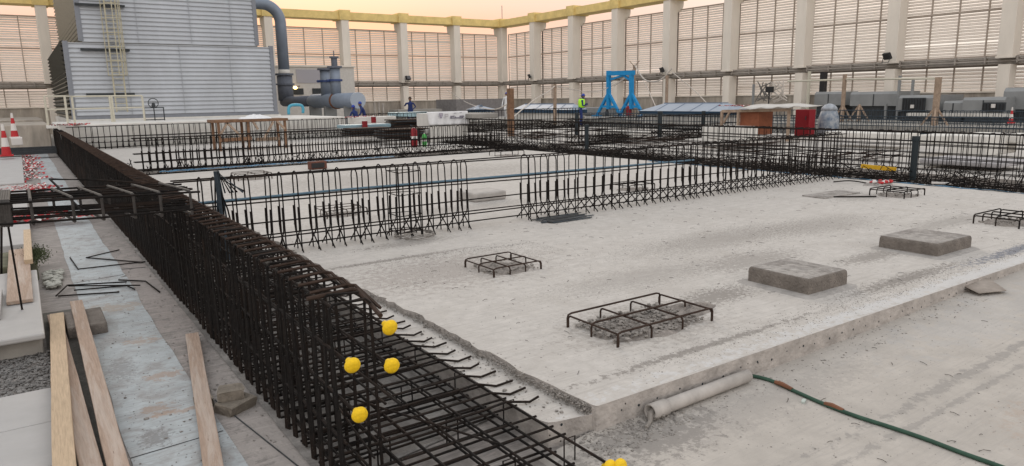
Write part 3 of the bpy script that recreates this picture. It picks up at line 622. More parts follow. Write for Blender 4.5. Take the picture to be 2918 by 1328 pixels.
def line_x(label, y, x0, x1, maty, zt=.84, zb=0, mtl=rebM, sp=.16, cap=100, r=.010, w=.24):
    t = thing('rebar_beam_cage', label, 'rebar cage')
    pr = [stirrup_mesh(w, zt+rnd(.012), zb+.01, r, 4, 'arch' if w < .2 else 'far') for _ in range(4)]
    spread(t, 'stirrup', pr, [(x, y) for x in frange(x0, x1, sp)], pi/2, jr=.15, jz=.012, mats=mtl, cap=cap, lean=.02)
    bars(t, 'longitudinal_bar', [((x0-.2, y+dy, z), (x1, y+dy, z)) for dy in (-.1, .1) for z in (.06, .25, .45, zt-.01)], r*1.2, 4, mtl, .01)
    if maty:
        a, b = maty; pm = MB().tube([(0, a, .0), (0, b, .0)], r*1.1, 4); pm.tube([(.06, a, -.14), (.06, b, .1)], r, 4); pm.tube([(.03, b, -.14), (.03, a, .1)], r, 4)
        m = thing('rebar_mat', MATL[label], 'rebar mat')
        spread(m, 'transverse_bar', [pm], [(x, 0) for x in frange(x0, x1, .16)], 0, jr=.03, jz=.01, mats=mtl, cap=cap, lean=.01)
        bars(m, 'longitudinal_bar', [((x0, a+(b-a)*k/6, .0 if k % 2 else -.12), (x1, a+(b-a)*k/6, .0 if k % 2 else -.12)) for k in range(7)], r*1.2, 4, mtl, .012)
    return t
line_y('long rebar cage along the right side of the pale slab', 14.6, 3.6, 33, (13.3, 14.45), zt=.86)
line_y('second parallel rebar cage just behind the right-side one', 15.6, 3.6, 33, None, zt=.8, sp=.34, cap=60)
line_x('back rebar cage crossing the slab below the timber table', 19.55, 2.4, 13.1, (19.75, 20.2), zt=.84, w=.19)
line_x('rebar cage right of the black post, across the side slab', 19.6, 15.9, 26, (18.7, 19.4), zt=.86)
line_x('rebar mesh cage against the long white upstand', 31.0, 1.6, 12.3, None, zt=.86, zb=.0, sp=.2, r=.010, w=.2)
line_x('far rebar cage between the white banner and the brown post', 31.4, 13.4, 26.5, (30.0, 31.2), zt=1.02, r=.012, sp=.2)
line_y('distant bluish rebar cage in front of the air handling units', 27.0, 6, 33, None, zt=.72, mtl=rebB, sp=.2, r=.012)
line_y('last rebar row in front of the skylights', 30.0, 6, 33, None, zt=.86, mtl=rebB, sp=.22, r=.011)
# blue wrap strips along the feet of the cages
random.seed(77)
def strip(pts, w, label, z):
    mb = MB(); P_ = [Vector(p) for p in pts]; n = 60; vs = []
    for i in range(n+1):
        p = P_[0].lerp(P_[1], i/n); dd = (P_[1]-P_[0]).normalized(); s = Vector((-dd.y, dd.x, 0))
        o1 = rnd(.04)
        vs += [p+s*(o1-w/2)+Vector((0,0,z+rnd(.008))), p+s*(o1+w/2)+Vector((0,0,z+.012+rnd(.01)))]
    mb.add(vs, [(2*i, 2*i+2, 2*i+3, 2*i+1) for i in range(n)]); o = mb.build('plastic_strip', bluewrap)
    sm = o.modifiers.new('solid', 'SOLIDIFY'); sm.thickness = .004
    tag(o, label, 'plastic strip')
strip([(13.12, 3.5, 0), (13.12, 13, 0)], .09, 'crumpled blue plastic strip along the right edge of the slab', .004)
strip([(2.7, 19.3, 0), (9, 19.3, 0)], .16, 'blue plastic strip at the foot of the back cage', .004)

# ---------------------------------------------------------------- cage bundle lying across the walkway
Bc = thing('rebar_beam_cage', 'flat rebar cage lying across the walkway on top of the long cage', 'rebar cage')
Y0, Y1, ZT, ZB = 6.32, 7.12, .955, .815
def off(x): return -.28*x*.9
for k in range(11):
    for z in (ZT, ZB):
        y = Y0+(Y1-Y0)*k/10
        bars(Bc, 'longitudinal_bar', [((-.2+rnd(.02), y, z+rnd(.01)), (1.08+rnd(.05), y+off(1.08), z+rnd(.01)))], .0088, 5, rebM, .01)
for i, x in enumerate((-.195, -.18, -.165, -.15, -.135, .0, .26, .45, .66, .84, 1.05)):
    sk = .0 if x < .1 else .1
    MB().tube([(x-sk, Y1+off(x), ZT+.012), (x, Y0+.03+off(x), ZT+.012), (x, Y0+off(x), ZT-.01), (x, Y0-.005+off(x), ZB-.03), (x-sk, Y1+off(x), ZB-.012), (x-sk, Y1+.005+off(x), ZT)], .0105, 6).build('stirrup', mat('rebar_worn', (.06,.055,.052), .6, metal=.3, var=.4, vscale=20), Bc)
MB().tube([(.33, Y0+.1, .83), (.16, 7.25, 1.03), (.5, 7.1, 1.01), (.8, 6.85, .98)], .010, 6).build('stirrup', rebM, Bc)
for k in range(0):
    y = Y0-.2+.15*k; bars(Bc, 'longitudinal_bar', [((.5+.05*k, y-.1, .9-.02*k), (1.22, y-.4, .9-.01*k))], .0085, 5, rebM)
t = MB().tube([(-.163, 6.95, -.002), (-.165, 6.6, .95)], .0085, 6).build('support_rod', rebM); tag(t, 'upright steel rod on the pale block holding up the walkway cage', 'steel rod')
t = MB().tube([PZ(4, 800, -.19), (-.2, 7.1, .85)], .010, 6).build('support_rod', rebM); tag(t, 'leaning steel rod at the left edge under the cage end', 'steel rod')

# ---------------------------------------------------------------- pads and starter cages on the slab
random.seed(9)
def pad(cx, cy, sx, sy, h, label):
    t = thing('concrete_pad', label, 'concrete pad', (cx, cy, 0), 0, 'square pads cast on the slab')
    mb = MB(); N_ = 14; vs = []; prof = [(1.0, 0), (1.0, .35), (1.0, .74), (.99, .87), (.972, .96), (.94, 1.0)]
    def ringpt(k, q):
        m_ = 4*N_; a_ = k/N_; sd = int(a_); f_ = a_-sd; cx_, cy_ = [(-1+2*f_, -1), (1, -1+2*f_), (1-2*f_, 1), (-1, 1-2*f_)][sd]
        rr = .05; x_ = max(-1+rr, min(1-rr, cx_)); y_ = max(-1+rr, min(1-rr, cy_)); dx, dy = cx_-x_, cy_-y_; l_ = hypot(dx, dy)
        if abs(dx) > 1e-6 and abs(dy) > 1e-6: cx_, cy_ = x_+dx/l_*rr, y_+dy/l_*rr
        return cx_*sx/2*q, cy_*sy/2*q
    for q, z in prof:
        for k in range(4*N_): x_, y_ = ringpt(k, q); vs.append((x_+rnd(.0012), y_+rnd(.0012), z*h+(rnd(.0012) if z > .5 else 0)))
    n_ = 4*N_; fs = [(i*n_+k, i*n_+(k+1) % n_, (i+1)*n_+(k+1) % n_, (i+1)*n_+k) for i in range(len(prof)-1) for k in range(n_)]
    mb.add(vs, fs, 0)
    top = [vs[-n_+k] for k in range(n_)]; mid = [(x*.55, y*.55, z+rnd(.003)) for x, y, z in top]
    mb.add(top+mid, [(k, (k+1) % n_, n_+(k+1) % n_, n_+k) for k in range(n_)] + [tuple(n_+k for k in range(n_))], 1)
    mb.build('pad_body', [padM, padT], t, smooth=False)  # side shade painted in: sides use a darker concrete than the top
    mb = MB(); n = 44; vs = []
    for i, (k, z) in enumerate(((.0, .016), (.045, .012), (.09, -.002))):
        for j in range(n):
            a = 2*pi*j/n; q = max(abs(cos(a)), abs(sin(a))); ux, uy = cos(a)/q, sin(a)/q
            vs.append((ux*(sx/2+k)*(1+(rnd(.03) if i == 2 else 0)), uy*(sy/2+k)*(1+(rnd(.03) if i == 2 else 0)), z))
    mb.add(vs, [(i*n+j, (i+1)*n+j, (i+1)*n+(j+1) % n, i*n+(j+1) % n) for i in range(2) for j in range(n)])
    mb.build('mortar_skirt', mat('skirt_mortar', (.33,.315,.30), .95, var=.25, vscale=8, bump=.5), t)
pad(5.46, 3.58, .57, .60, .145, 'nearer rough grey concrete pad beside the front slab edge')
pad(7.78, 3.62, .74, .60, .14, 'farther rough grey concrete pad near the right frame edge')
def frame_cage(cx, cy, sx, sy, h, nx, ny, label, r=.0075, rubble=200, rz=0, mt=rebR):
    t = thing('starter_cage', label, 'rebar frame', (cx, cy, 0), rz, 'low rebar frames set in the slab')
    for i in range(nx):
        x = -sx/2+sx*i/(nx-1); a = sy/2
        MB().tube([(x, -a, 0), (x, -a, h-.025), (x, -a+.008, h-.007), (x, -a+.025, h), (x, a-.025, h), (x, a-.008, h-.007), (x, a, h-.025), (x, a, 0)], r, 6).build('cross_hoop', mt, t)
    for j in range(ny):
        y = -sy/2+sy*j/(ny-1); a = sx/2; g = h+.013
        MB().tube([(-a-.008, y, 0), (-a-.008, y, g-.03), (-a, y, g-.008), (-a+.03, y, g), (a-.03, y, g), (a, y, g-.008), (a+.008, y, g-.03), (a+.008, y, 0)], r, 6).build('long_hoop', mt, t)
    mb = MB(); blob(mb, 0, 0, sx*.56, sy*.60, -.002, .018, jag=.05)
    mb.build('mortar_bed', mat('rough_mortar', (.27,.245,.225), .95, var=.35, vscale=14, bump=1, bscale=60), t)
    mb = MB()
    for _ in range(rubble): rock(mb, (rnd(sx*.47), rnd(sy*.47), .012+random.random()*.02), random.uniform(.006, .022))
    if rubble: stuff(mb.build('rubble', crumb, t))
frame_cage(3.585, 3.60, .93, .53, .088, 4, 3, 'largest low rebar frame, full of broken mortar, near the slab corner', rubble=520)
frame_cage(3.76, 5.68, .54, .52, .072, 4, 3, 'small rusty rebar frame left of centre on a dirty grit patch', r=.007, rubble=60)
q = PZ(2575, 560, 0); frame_cage(11.5, 5.85, .62, .55, .10, 4, 3, 'rebar frame beside the white and red scrap by the right cage', r=.0085, rubble=60, mt=rebM)
frame_cage(10.1, 3.72, .75, .5, .10, 4, 3, 'rebar frame cut off by the right edge of the picture', r=.0085, rubble=80, mt=rebM)
frame_cage(3.75, 9.95, .6, .5, .10, 3, 3, 'faint rebar frame just behind the slender cage', r=.006, rubble=20)
frame_cage(4.05, 16.0, .7, .6, .13, 3, 3, 'pale rebar frame far back near the long cage', r=.007, rubble=20)
frame_cage(11.6, 17.2, .8, .6, .13, 3, 3, 'flat rebar frame near the back corner of the slab', r=.008, rubble=20, mt=rebM)
frame_cage(8.9, 9.2, .6, .5, .1, 3, 3, 'rebar frame half hidden behind the long run of arched stirrups', r=.007, rubble=20, mt=rebM)
mb = MB(); mb.box((6.2, 9.95, .075), (.62, .55, .15)); tag(mb.build('concrete_pad', mat('pale_pad', (.40,.38,.36), .9, var=.2), bevel=.03), 'pale low pad seen through the gap in the slender cage', 'concrete pad', 'square pads cast on the slab')
mb = MB(); blob(mb, 4.12, 3.62, .26, .16, -.002, .045, jag=.1); tag(mb.build('mortar_mound', mat('rough_mortar', (.27,.245,.225))), 'small mound of dried mortar at the right end of the largest rebar frame', 'mortar mound')
# loose things on the slab
t = thing('steel_offcut_pile', 'pile of dark steel offcuts lying at the foot of the slender cage', 'steel offcuts', (6.02, 7.55, 0))
for i in range(13): MB().beam((-.38+rnd(.1), -.2+.033*i, .012+.006*(i % 3)), (.36+rnd(.1), -.16+.033*i+rnd(.06), .015+.006*(i % 2)), .035, .008).build('offcut', steelD if i % 3 else rebB, t)
mb = MB(); p = PZ(905, 482, 0); mb.box((p.x, p.y, .10), (.42, .2, .19), .1); mb.box((p.x-.02, p.y-.11, .1), (.34, .02, .12), .1, mi=1)
tag(mb.build('brick_block', [mat('brick_red', (.13,.055,.04), .9, var=.4, vscale=12), blackW], bevel=.01), 'dark reddish block lying on the slab behind the slender cage', 'block')
MBp = MB().b2((10.3, 6.35, .001), (11.3, 6.75, .02)); tag(MBp.build('plywood_sheet', padT), 'thin grey sheet lying flat on the slab at the right', 'sheet')
t = MB().tube([PZ(2325, 561, .012), PZ(2497, 560, .012)], .012, 6).build('loose_rod', rebM); tag(t, 'single straight rod lying on the slab before the grey sheet', 'steel rod')
t = MB().tube(smooth_path([PZ(2375, 518, .02), PZ(2420, 515, .05), PZ(2460, 520, .02), PZ(2480, 525, .02)], 3), .012, 6).build('loose_bar', rebM); tag(t, 'short bent bar on the slab beside the red and white scrap', 'steel rod')
random.seed(4); mb = MB(); p = PZ(2505, 527, 0)
blob(mb, p.x, p.y, .34, .2, .001, .06, mi=0, jag=.2)
for _ in range(26): rock(mb, (p.x+rnd(.2), p.y+rnd(.12), .06), random.uniform(.02, .05), random.choice((1, 2)))
tag(mb.build('tape_heap', [padT, coneR, coneW]), 'heap of red and white tape on grey scrap at the slab edge', 'tape heap')
p = PZ(2682, 525, 0); tag(MB().box((p.x, p.y, .02), (.09, .3, .03), .5).build('paper_scrap', coneW), 'small white scrap on the slab by the right cage', 'scrap')
# yellow spirit level / bar in the right cage
a = PX(2455, 473, 14.2); b = PX(2553, 483, 14.2); tag(MB().beam(a, b, .05, .08).build('yellow_bar', mat('ochre_bar', (.62,.36,.02), .6)), 'short yellow bar lying in the right-side cage', 'bar')
# black pipe posts
for px, py0, X_, h, r, l in ((2600, 512, 13.9, .82, .062, 'thick black pipe post standing in the right-side cage'), (1672, 422, 14.0, .82, .06, 'black pipe post near the middle of the picture'), (1643, 372, 20, .95, .07, 'black pipe post under the worker in the green vest'), (1880, 372, 20, 1.05, .08, 'black pipe post below the blue skylight'), (2004, 352, 24, .95, .07, 'small black pipe post left of the plywood box')):
    p = PX(px, py0, X_)
    t = thing('pipe_post', l, 'pipe post', (p.x, p.y, max(ZF, min(0, p.z))), 0, 'black pipe sleeves standing among the cages')
    MB().lathe((0,0,0), [(r*.92,0),(r,.02),(r,h-.02),(r*1.02,h)], 14).build('pipe', blackM, t, smooth=False)
    MB().lathe((0,0,h), [(r*1.15,-.09),(r*1.2,-.05),(r*1.15,.004)], 14).build('collar', blackM, t)

# ---------------------------------------------------------------- front: PVC pipe, hose, curled sheet
a = Vector((2.78, 2.655, fz(2.78)+.044)); b = Vector((3.61, 2.672, fz(3.6)+.043))
t = thing('pvc_pipe', 'dusty grey plastic pipe lying along the foot of the slab edge', 'pipe', a)
d = (b-a)
def hollow(mb, p0, p1, ro, ri, n=20, mi=0):
    p0 = Vector(p0); p1 = Vector(p1); ax = (p1-p0).normalized(); x = ax.cross(Vector((0,0,1))).normalized(); y = ax.cross(x)
    vs = [p + (x*cos(2*pi*k/n)+y*sin(2*pi*k/n))*r for p in (p0, p1) for r in (ro, ri) for k in range(n)]; f = []
    for k in range(n):
        j = (k+1) % n
        f += [(k, j, 2*n+j, 2*n+k), (n+k, 3*n+k, 3*n+j, n+j), (k, n+k, n+j, j), (2*n+k, 2*n+j, 3*n+j, 3*n+k)]
    mb.add(vs, f, mi)
mb = MB(); hollow(mb, (0,0,0), d, .040, .036); mb.build('tube', pvcM, t, smooth=True)
mb = MB(); hollow(mb, -d.normalized()*.05, d.normalized()*.075, .047, .039); mb.build('socket', pvcM, t, smooth=True)
MB().tube([d.normalized()*.02, d.normalized()*.03], .036, 16).build('plug', pvcE, t)
mb = MB(); u = -d.normalized()
mb.tube([u*.0+Vector((0,0,.015)), u*.05+Vector((0,-.005,-.01)), u*.08+Vector((-.0,-.03,-.03)), u*.13+Vector((-.02,-.07,-.035))], [.02,.022,.013,.010], 8); rock(mb, u*.05+Vector((.02,-.03,-.02)), .028); rock(mb, u*.02+Vector((.03,-.04,-.02)), .02)
mb.build('mortar_plug', mat('mortar_grey', (.24,.22,.20), .95, var=.3, vscale=30), t)
hp = [PZ(x, y, fz(3.72)+.012) for x, y in ((2118,1066),(2190,1082),(2270,1117),(2350,1152),(2440,1186),(2540,1218),(2640,1252),(2740,1290),(2830,1322),(2900,1348))]
t = thing('hose', 'green hose lying across the lower floor from the grey pipe', 'hose')
MB().tube(smooth_path(hp, 5), .0115, 10).build('hose_tube', hoseM, t, smooth=True)
for i0, i1, o_ in ((1, 2, .25), (3, 4, .0)):
    a = hp[i0].lerp(hp[i1], o_); b = hp[i0].lerp(hp[i1], o_+.6); MB().tube([a+Vector((0,0,.004)), a.lerp(b,.4)+Vector((0,0,.010)), b+Vector((0,0,.004))], [.0125,.0145,.0122], 7).build('clamp', rustC, t)
p = PZ(2290, 1143, fz(3.7)+.006); o = MB().box((p.x, p.y, p.z), (.05, .02, .012), .4).build('hose_nozzle', mat('nozzle_grey', (.4,.45,.42), .5)); o.name = 'metal_clip'; tag(o, 'tiny grey metal clip lying beside the green hose', 'clip')
# curled sheet of plywood leaning on the slab edge at right
q = [PZ(2735, 806, -.02), PZ(2845, 795, -.04), PZ(2868, 829, -.06), PZ(2790, 836, -.06)]
mb = MB(); n = 8; vs = []
P0, P1, P2, P3 = q[0], PZ(2800, 788, -.03), q[2], q[3]
for i in range(n+1):
    s = i/n; a = P0.lerp(P3, s); b = P1.lerp(P2, s); zz = -.012-.045*(s**.55)
    vs += [(a.x, a.y, zz+.0), (b.x, b.y, zz+.012*sin(s*3)), ]
mb.add(vs, [(2*i, 2*i+2, 2*i+3, 2*i+1) for i in range(n)]); o = mb.build('curled_sheet', mat('sheet_brown', (.30,.265,.235), .9, var=.25, vscale=8), smooth=True)
m_ = o.modifiers.new('s', 'SOLIDIFY'); m_.thickness = .006; tag(o, 'curled grey-brown sheet leaning against the slab edge at the right', 'sheet')

# ================================================================ LEFT FOREGROUND
random.seed(31)
def board(name, p0, p1, w, th, m, label, up=0):
    p0 = Vector(p0); p1 = Vector(p1); d = p1-p0; L = d.length; mb = MB(); n = 14; vs = []
    for i in range(n+1):
        s = i/n; j = rnd(.0015)
        for (a, b) in ((-w/2, 0), (w/2, 0), (w/2, th), (-w/2, th)): vs.append((a+j, s*L, b+.003*sin(s*5)))
    f = [(0,1,2,3), tuple(n*4+k for k in (3,2,1,0))] + [(i*4+k, (i+1)*4+k, (i+1)*4+(k+1) % 4, i*4+(k+1) % 4) for i in range(n) for k in range(4)]
    mb.add(vs, f); o = mb.build(name, m, bevel=.003); o.location = p0
    o.rotation_euler = (atan2(d.z, hypot(d.x, d.y)), 0, atan2(d.y, d.x)-pi/2)
    tag(o, label, 'timber board', 'loose timber boards on the walkway'); return o
board('timber_board', (-.045, 3.0, ZF+.065), (.07, 6.95, ZF+.085), .10, .045, woodY, 'pale yellow timber board, leftmost of the long ones')
board('timber_board', (.105, 3.0, ZF+.015), (.05, 7.2, ZF+.03), .10, .035, woodP, 'pinkish board partly under the pale yellow one')
board('timber_board', (.195, 3.0, ZF+.02), (.232, 7.3, ZF+.085), .095, .045, woodP, 'long mottled board resting on the grey block')
board('timber_board', (.50, 2.9, ZF+.012), (.925, 5.85, ZF+.03), .095, .045, woodP, 'single brownish-pink board nearest the dense rebar cage')
# dark strip filling the gap under the boards
struct(MB().add([(-.03,2,ZF+.006),(.26,2,ZF+.006),(.26,7.5,ZF+.006),(-.03,7.5,ZF+.006)], [(0,1,2,3)]).build('gap_strip', mat('dark_gap', (.10,.095,.085), .8, var=.4, vscale=8, bump=.6)))
mb = MB()
for a_, b_ in (((.275,4.02),(.75,4.06)), ((.275,8.6),(.75,8.7)), ((.275,18),(.75,18.1)), ((.80,4.6),(1.0,3.2)), ((.76,9),(1.0,8.95))): mb.beam((*a_, ZF+.0085), (*b_, ZF+.0085), .006, .004)
struct(mb.build('floor_joint', steelD))
# gravel patch and pale paving
mb = MB()
for _ in range(2600): rock(mb, (random.uniform(-1.0, -.02), random.uniform(5.33, 6.25), ZF+.012+random.random()*.012), random.uniform(.006, .015))
stuff(mb.build('gravel', gravM))
for (y0, y1, l) in ((4.76, 5.36, 'pale paving slab beside the gravel patch'), (4.14, 4.752, 'pale paving slab second from the gravel patch'), (3.5, 4.132, 'pale paving slab at the bottom left corner')):
    tag(MB().b2((-1.1, y0, ZF), (-.035, y1, ZF+.03)).build('paving_slab', marb, bevel=.004), l, 'paving slab', 'pale paving slabs at the lower left')
# pale block (plinth) with boards on it
t = thing('stone_plinth', 'pale stone-topped plinth at the left edge carrying boards', 'plinth', (0,0,0))
MB().b2((-.95, 6.22, ZF+.01), (-.05, 8.6, -.045)).build('base', mat('plinth_side', (.33,.315,.29), .9, var=.2), t, bevel=.01)
MB().b2((-.97, 6.1, -.045), (-.03, 8.62, .0)).build('top', marb, t, bevel=.012)
tag(MB().b2((-.62, 6.7, .001), (-.30, 7.6, .06)).build('stone_block', marb, bevel=.01), 'small pale stone block lying on the plinth at left edge', 'stone block')
board('timber_board', (-.175, 7.15, .006), (-.175, 9.75, .02), .19, .03, woodP, 'wide pink board lying on the pale plinth')
board('timber_board', (-.09, 8.75, .04), (-.08, 10.9, .05), .075, .05, woodY, 'short yellow batten lying on the wide pink board')
tag(MB().b2((-.9, 9.0, ZF), (-.02, 9.9, .0)).build('stone_block', mat('mossy_stone', (.13,.13,.09), .95, var=.4, vscale=8), bevel=.02), 'dark mossy stone block behind the pale plinth', 'stone block')
mb = MB(); random.seed(2)
for _ in range(1600):
    x, y = random.gauss(-.03, .06), random.gauss(9.4, .25); z = -.01+random.random()*.05; a = rnd(3)
    mb.add([(x, y, z), (x+.012*cos(a), y+.012*sin(a), z+.01), (x+.007*cos(a+1), y+.007*sin(a+1), z+.022)], [(0,1,2)])
stuff(mb.build('moss_growth', moss))
tag(MB().b2((-.9, 11, ZF), (-.05, 19.5, -.1)).build('pale_kerb', marb, bevel=.01), 'pale stone kerb at the left edge behind the mossy block', 'kerb')
tag(MB().b2((-.9, 20, ZF), (-.06, 33, -.1)).build('pale_kerb', marb, bevel=.01), 'far pale stone kerb leading to the traffic cones', 'kerb')
# grey blocks under the boards and the broken paver stack
t = MB().b2((.12, 6.5, ZF), (.40, 7.05, ZF+.10)).build('concrete_block', padM, bevel=.012); tag(t, 'grey concrete block under the mottled board', 'concrete block')
pv = mat('paver', (.20,.175,.145), .95, var=.3, vscale=12, bump=.6)
for (x, y, z, s, a, l) in ((.885, 4.33, ZF+.035, (.20,.15,.065), .5, 'lower cracked tan paver by the rebar cage foot'), (.875, 4.38, ZF+.098, (.15,.13,.06), -.2, 'upper cracked tan paver stacked on another'), (.735, 4.50, ZF+.035, (.09,.10,.06), .1, 'small tan paver piece by the brownish-pink board')):
    b = bmesh.new(); bmesh.ops.create_cube(b, size=1); bmesh.ops.bevel(b, geom=list(b.verts), offset=.14, segments=1, affect='VERTICES')
    for v in b.verts: v.co = Vector((v.co.x*s[0]+rnd(.008), v.co.y*s[1]+rnd(.008), v.co.z*s[2]))
    me = bpy.data.meshes.new('paver'); b.to_mesh(me); b.free(); me.materials.append(pv); o = link('paver_piece', me, None, (x, y, z)); o.rotation_euler = (0, 0, a)
    tag(o, l, 'paver piece', 'broken pavers by the cage')
# loose bent bars
zb = ZF+.02
def b1(x, y): return (x/2.604, 400+y/2.604)
def loose(pts, label, z=zb, r=.0075):
    P_ = [PZ(*b1(x, y), z) for x, y in pts]; tag(MB().tube(P_, r, 6).build('bent_bar', rebM), label, 'bent bar', 'bent bars lying on the blue walkway')
loose([(520,870),(580,955),(1080,900)], 'long bent bar lying on the blue walkway, hook at left')
loose([(885,812),(640,870),(1060,905)], 'V-shaped bent bar on the blue walkway')
loose([(415,1155),(500,1075),(940,1050)], 'bent bar of the lower pile, topmost long one', zb+.02)
loose([(880,1035),(1080,1045),(1185,1125)], 'bar with a drooping right end in the lower pile')
loose([(430,1155),(885,1125)], 'straight bar nearest the boards in the lower pile')
loose([(510,1080),(1040,1075)], 'straight bar through the middle of the lower pile', zb+.01)
loose([(550,1112),(940,1078),(1000,1105)], 'lower pile bar with a small hook at right', zb+.005)
mb = MB(); random.seed(8)
for _ in range(60): c = PZ(*b1(400+rnd(60), 1050+rnd(60)), ZF); rock(mb, (c.x, c.y, ZF+.02+random.random()*.04), random.uniform(.02, .05))
o = mb.build('plaster_rubble', mat('pale_plaster', (.42,.42,.38), .95, var=.3, vscale=20)); tag(o, 'heap of pale plaster lumps left of the lower bar pile', 'rubble heap')
# barrier tape heaps
def tape(name, centre, spread_, n, label, seed):
    random.seed(seed); mb = MB()
    for _ in range(n):
        p = Vector((centre[0]+random.gauss(0, spread_[0]), centre[1]+random.gauss(0, spread_[1]), centre[2]+.01)); a = rnd(3)
        w = .035
        for k in range(9):
            a += rnd(.6); q = p+Vector((cos(a)*.06, sin(a)*.06, 0)); q.z = centre[2]+.01+abs(.045*sin(k*1.3+a))
            s = Vector((-sin(a), cos(a), rnd(.6))).normalized()*w
            mb.add([p-s, q-s, q+s, p+s], [(0,1,2,3)], k % 2); p = q
    o = mb.build(name, [coneR, coneW]); m_ = o.modifiers.new('s', 'SOLIDIFY'); m_.thickness = .001
    tag(o, label, 'barrier tape', 'red and white barrier tape on the walkway')
p = PZ(*b1(170, 215), ZF); tape('barrier_tape', (-.02, 26.5, ZF+.02), (.09, 3.6), 90, 'long tangle of red and white tape beside the far kerb', 1)
tape('barrier_tape', (-.0, 18.8, ZF+.05), (.13, .3), 40, 'tape knot on the walkway behind the lying cage', 2)
tape('barrier_tape', (0.02, 13.6, ZF+.1), (.22, .35), 40, 'red and white tape showing under the lying cage', 3)
tape('barrier_tape', (1.55, 31.2, .92), (.2, .3), 16, 'tape wound at the end of the white upstand', 6)
# traffic cones
def cone(x, y, z, h, label, wrap=False):
    t = thing('traffic_cone', label, 'traffic cone', (x, y, z), 0, 'traffic cones')
    MB().b2((-h*.18, -h*.18, 0), (h*.18, h*.18, .05)).build('base', coneR if wrap else coneW, t, bevel=.01)
    P_ = [(.135, .05), (.108, .30), (.075, .58), (.05, .80), (.035, 1.0)]
    for i in range(4):
        (r0, z0), (r1, z1) = P_[i], P_[i+1]; MB().lathe((0,0,0), [(r0*h, z0*h), (r1*h, z1*h)], 16).build('band' if i % 2 else 'body', coneW if i % 2 else coneR, t, smooth=False)
def b7(x, y): return (x/3.447, 300+y/3.447)
p = PZ(*b7(150, 470), ZF); p1 = PX(*b7(150, 325), -.33)
for (fx, fy, ty, l, w) in ((148, 322, 75, 'tall red cone with white band at the far left', False), (68, 500, 185, 'red and white cone nearer the left edge', True)):
    dep = 31.5 if not w else 29.5; P_ = PY(*b7(fx, fy), dep); Q_ = PY(*b7(fx, ty), dep)
    cone(P_.x, P_.y, P_.z, Q_.z-P_.z, l, w)
mb = MB(); a = PY(*b7(105, 322), 31.0); b = PY(*b7(228, 385), 31.4); mb.b2((a.x, 30.9, b.z), (b.x, 31.8, a.z)); tag(mb.build('white_box', coneW, bevel=.02), 'white box carrying the tall cone at far left', 'box')
mb = MB(); a = PY(*b7(60, 375), 30.6); b = PY(*b7(520, 470), 30.6); 
for k in range(7): mb.b2((-.75, 30.4+.1*k, b.z+.05*(k % 3)), (1.0, 30.46+.1*k, b.z+.12+.06*(k % 3)))
tag(mb.build('steel_bar_stack', steelD), 'stack of black steel bars lying across the far end of the walkway', 'steel bars')
mb = MB(); a = PY(*b7(-50, 205), 33); b = PY(*b7(505, 335), 33); mb.b2((-1.5, 33.2, ZF), (b.x, 40, a.z)); mb.b2((-6, 40.1, ZF), (b.x, 50, a.z+.08)); tag(mb.build('concrete_plinth', parM, bevel=.03), 'low grey concrete plinth behind the traffic cones', 'plinth')
# hand rail in front of the tower
t = thing('guard_rail', 'cream tubular guard rail at the foot of the cooling tower ladder', 'guard rail', (0,0,0))
for x, y in ((.92, 33), (1.58, 33.0), (1.9, 34.5), (3.25, 34.5), (3.33, 34.5), (4.48, 34.5)): MB().tube([(x, y, .9), (x, y, 2.0)], .045, 6).build('post', handM, t)
for z in (1.5, 2.0): MB().tube([(.92, 33, z), (1.58, 33, z), (1.9, 34.5, z), (4.48, 34.5, z)], .035, 6).build('rail', handM, t)
MB().b2((.85, 32.9, .78), (4.6, 34.6, .9)).build('toe_slab', whiteM, t)
t = thing('valve_stand', 'black handwheel on a dark open frame in front of the tower', 'valve', (4.9, 34.6, .93))
mb = MB()
for x in (-.38, .0, .38): mb.b2((x-.02, -.02, 0), (x+.02, .02, .55))
for z in (.02, .53): mb.b2((-.4, -.02, z), (.4, .02, z+.04))
mb.build('frame', steelD, t)
mb = MB(); mb.tube([(.2*cos(a), 0, .75+.2*sin(a)) for a in [2*pi*k/16 for k in range(17)]], .018, 5); mb.tube([(-.2, 0, .75), (.2, 0, .75)], .014, 5); mb.build('handwheel', steelD, t); MB().lathe((0,0,.55), [(.07,0),(.08,.1),(.05,.22)], 10).build('bonnet', steelD, t)

# ================================================================ BACKGROUND OBJECTS
# timber table frame
t = thing('timber_table', 'rough brown timber work table with diagonal braces behind the back cage', 'table', (0,0,0))
yT = 26.0
tl = PY(617, 350, yT); tr = PY(815, 346, yT); zt_ = tl.z
def bm(a, b, w=.09): return MB().beam(a, b, w, w)
for x in (tl.x+.05, (tl.x+tr.x)/2-.15, tr.x-.05):
    for dy in (0, .9): bm((x, yT+dy, 0), (x, yT+dy, zt_), .08).build('leg', woodB, t)
MB().b2((tl.x-.1, yT-.1, zt_), (tr.x+.05, yT+1.0, zt_+.09)).build('table_top', woodB, t)
L_ = tr.x-tl.x
for a, b in (((.05, 0, .55), (.35, 0, 1.0)), ((.32, 0, 1.0), (.75, 0, .5)), ((1.2, 0, 1.0), (1.35, 0, .72)), ((1.9, 0, .98), (1.55, 0, .4)), ((L_-.35, 0, 1.), (L_-.08, 0, .7))):
    bm((tl.x+a[0], yT-.06, a[2]*zt_), (tl.x+b[0], yT-.06, b[2]*zt_), .07).build('brace', woodT, t)
bm((tl.x, yT-.05, .38), (tl.x+1.1, yT-.05, .40), .12).build('lower_rail', woodB, t); bm((tl.x+1.5, yT+.9, .3), (tr.x, yT+.9, .3), .12).build('lower_rail', woodT, t)
random.seed(12)
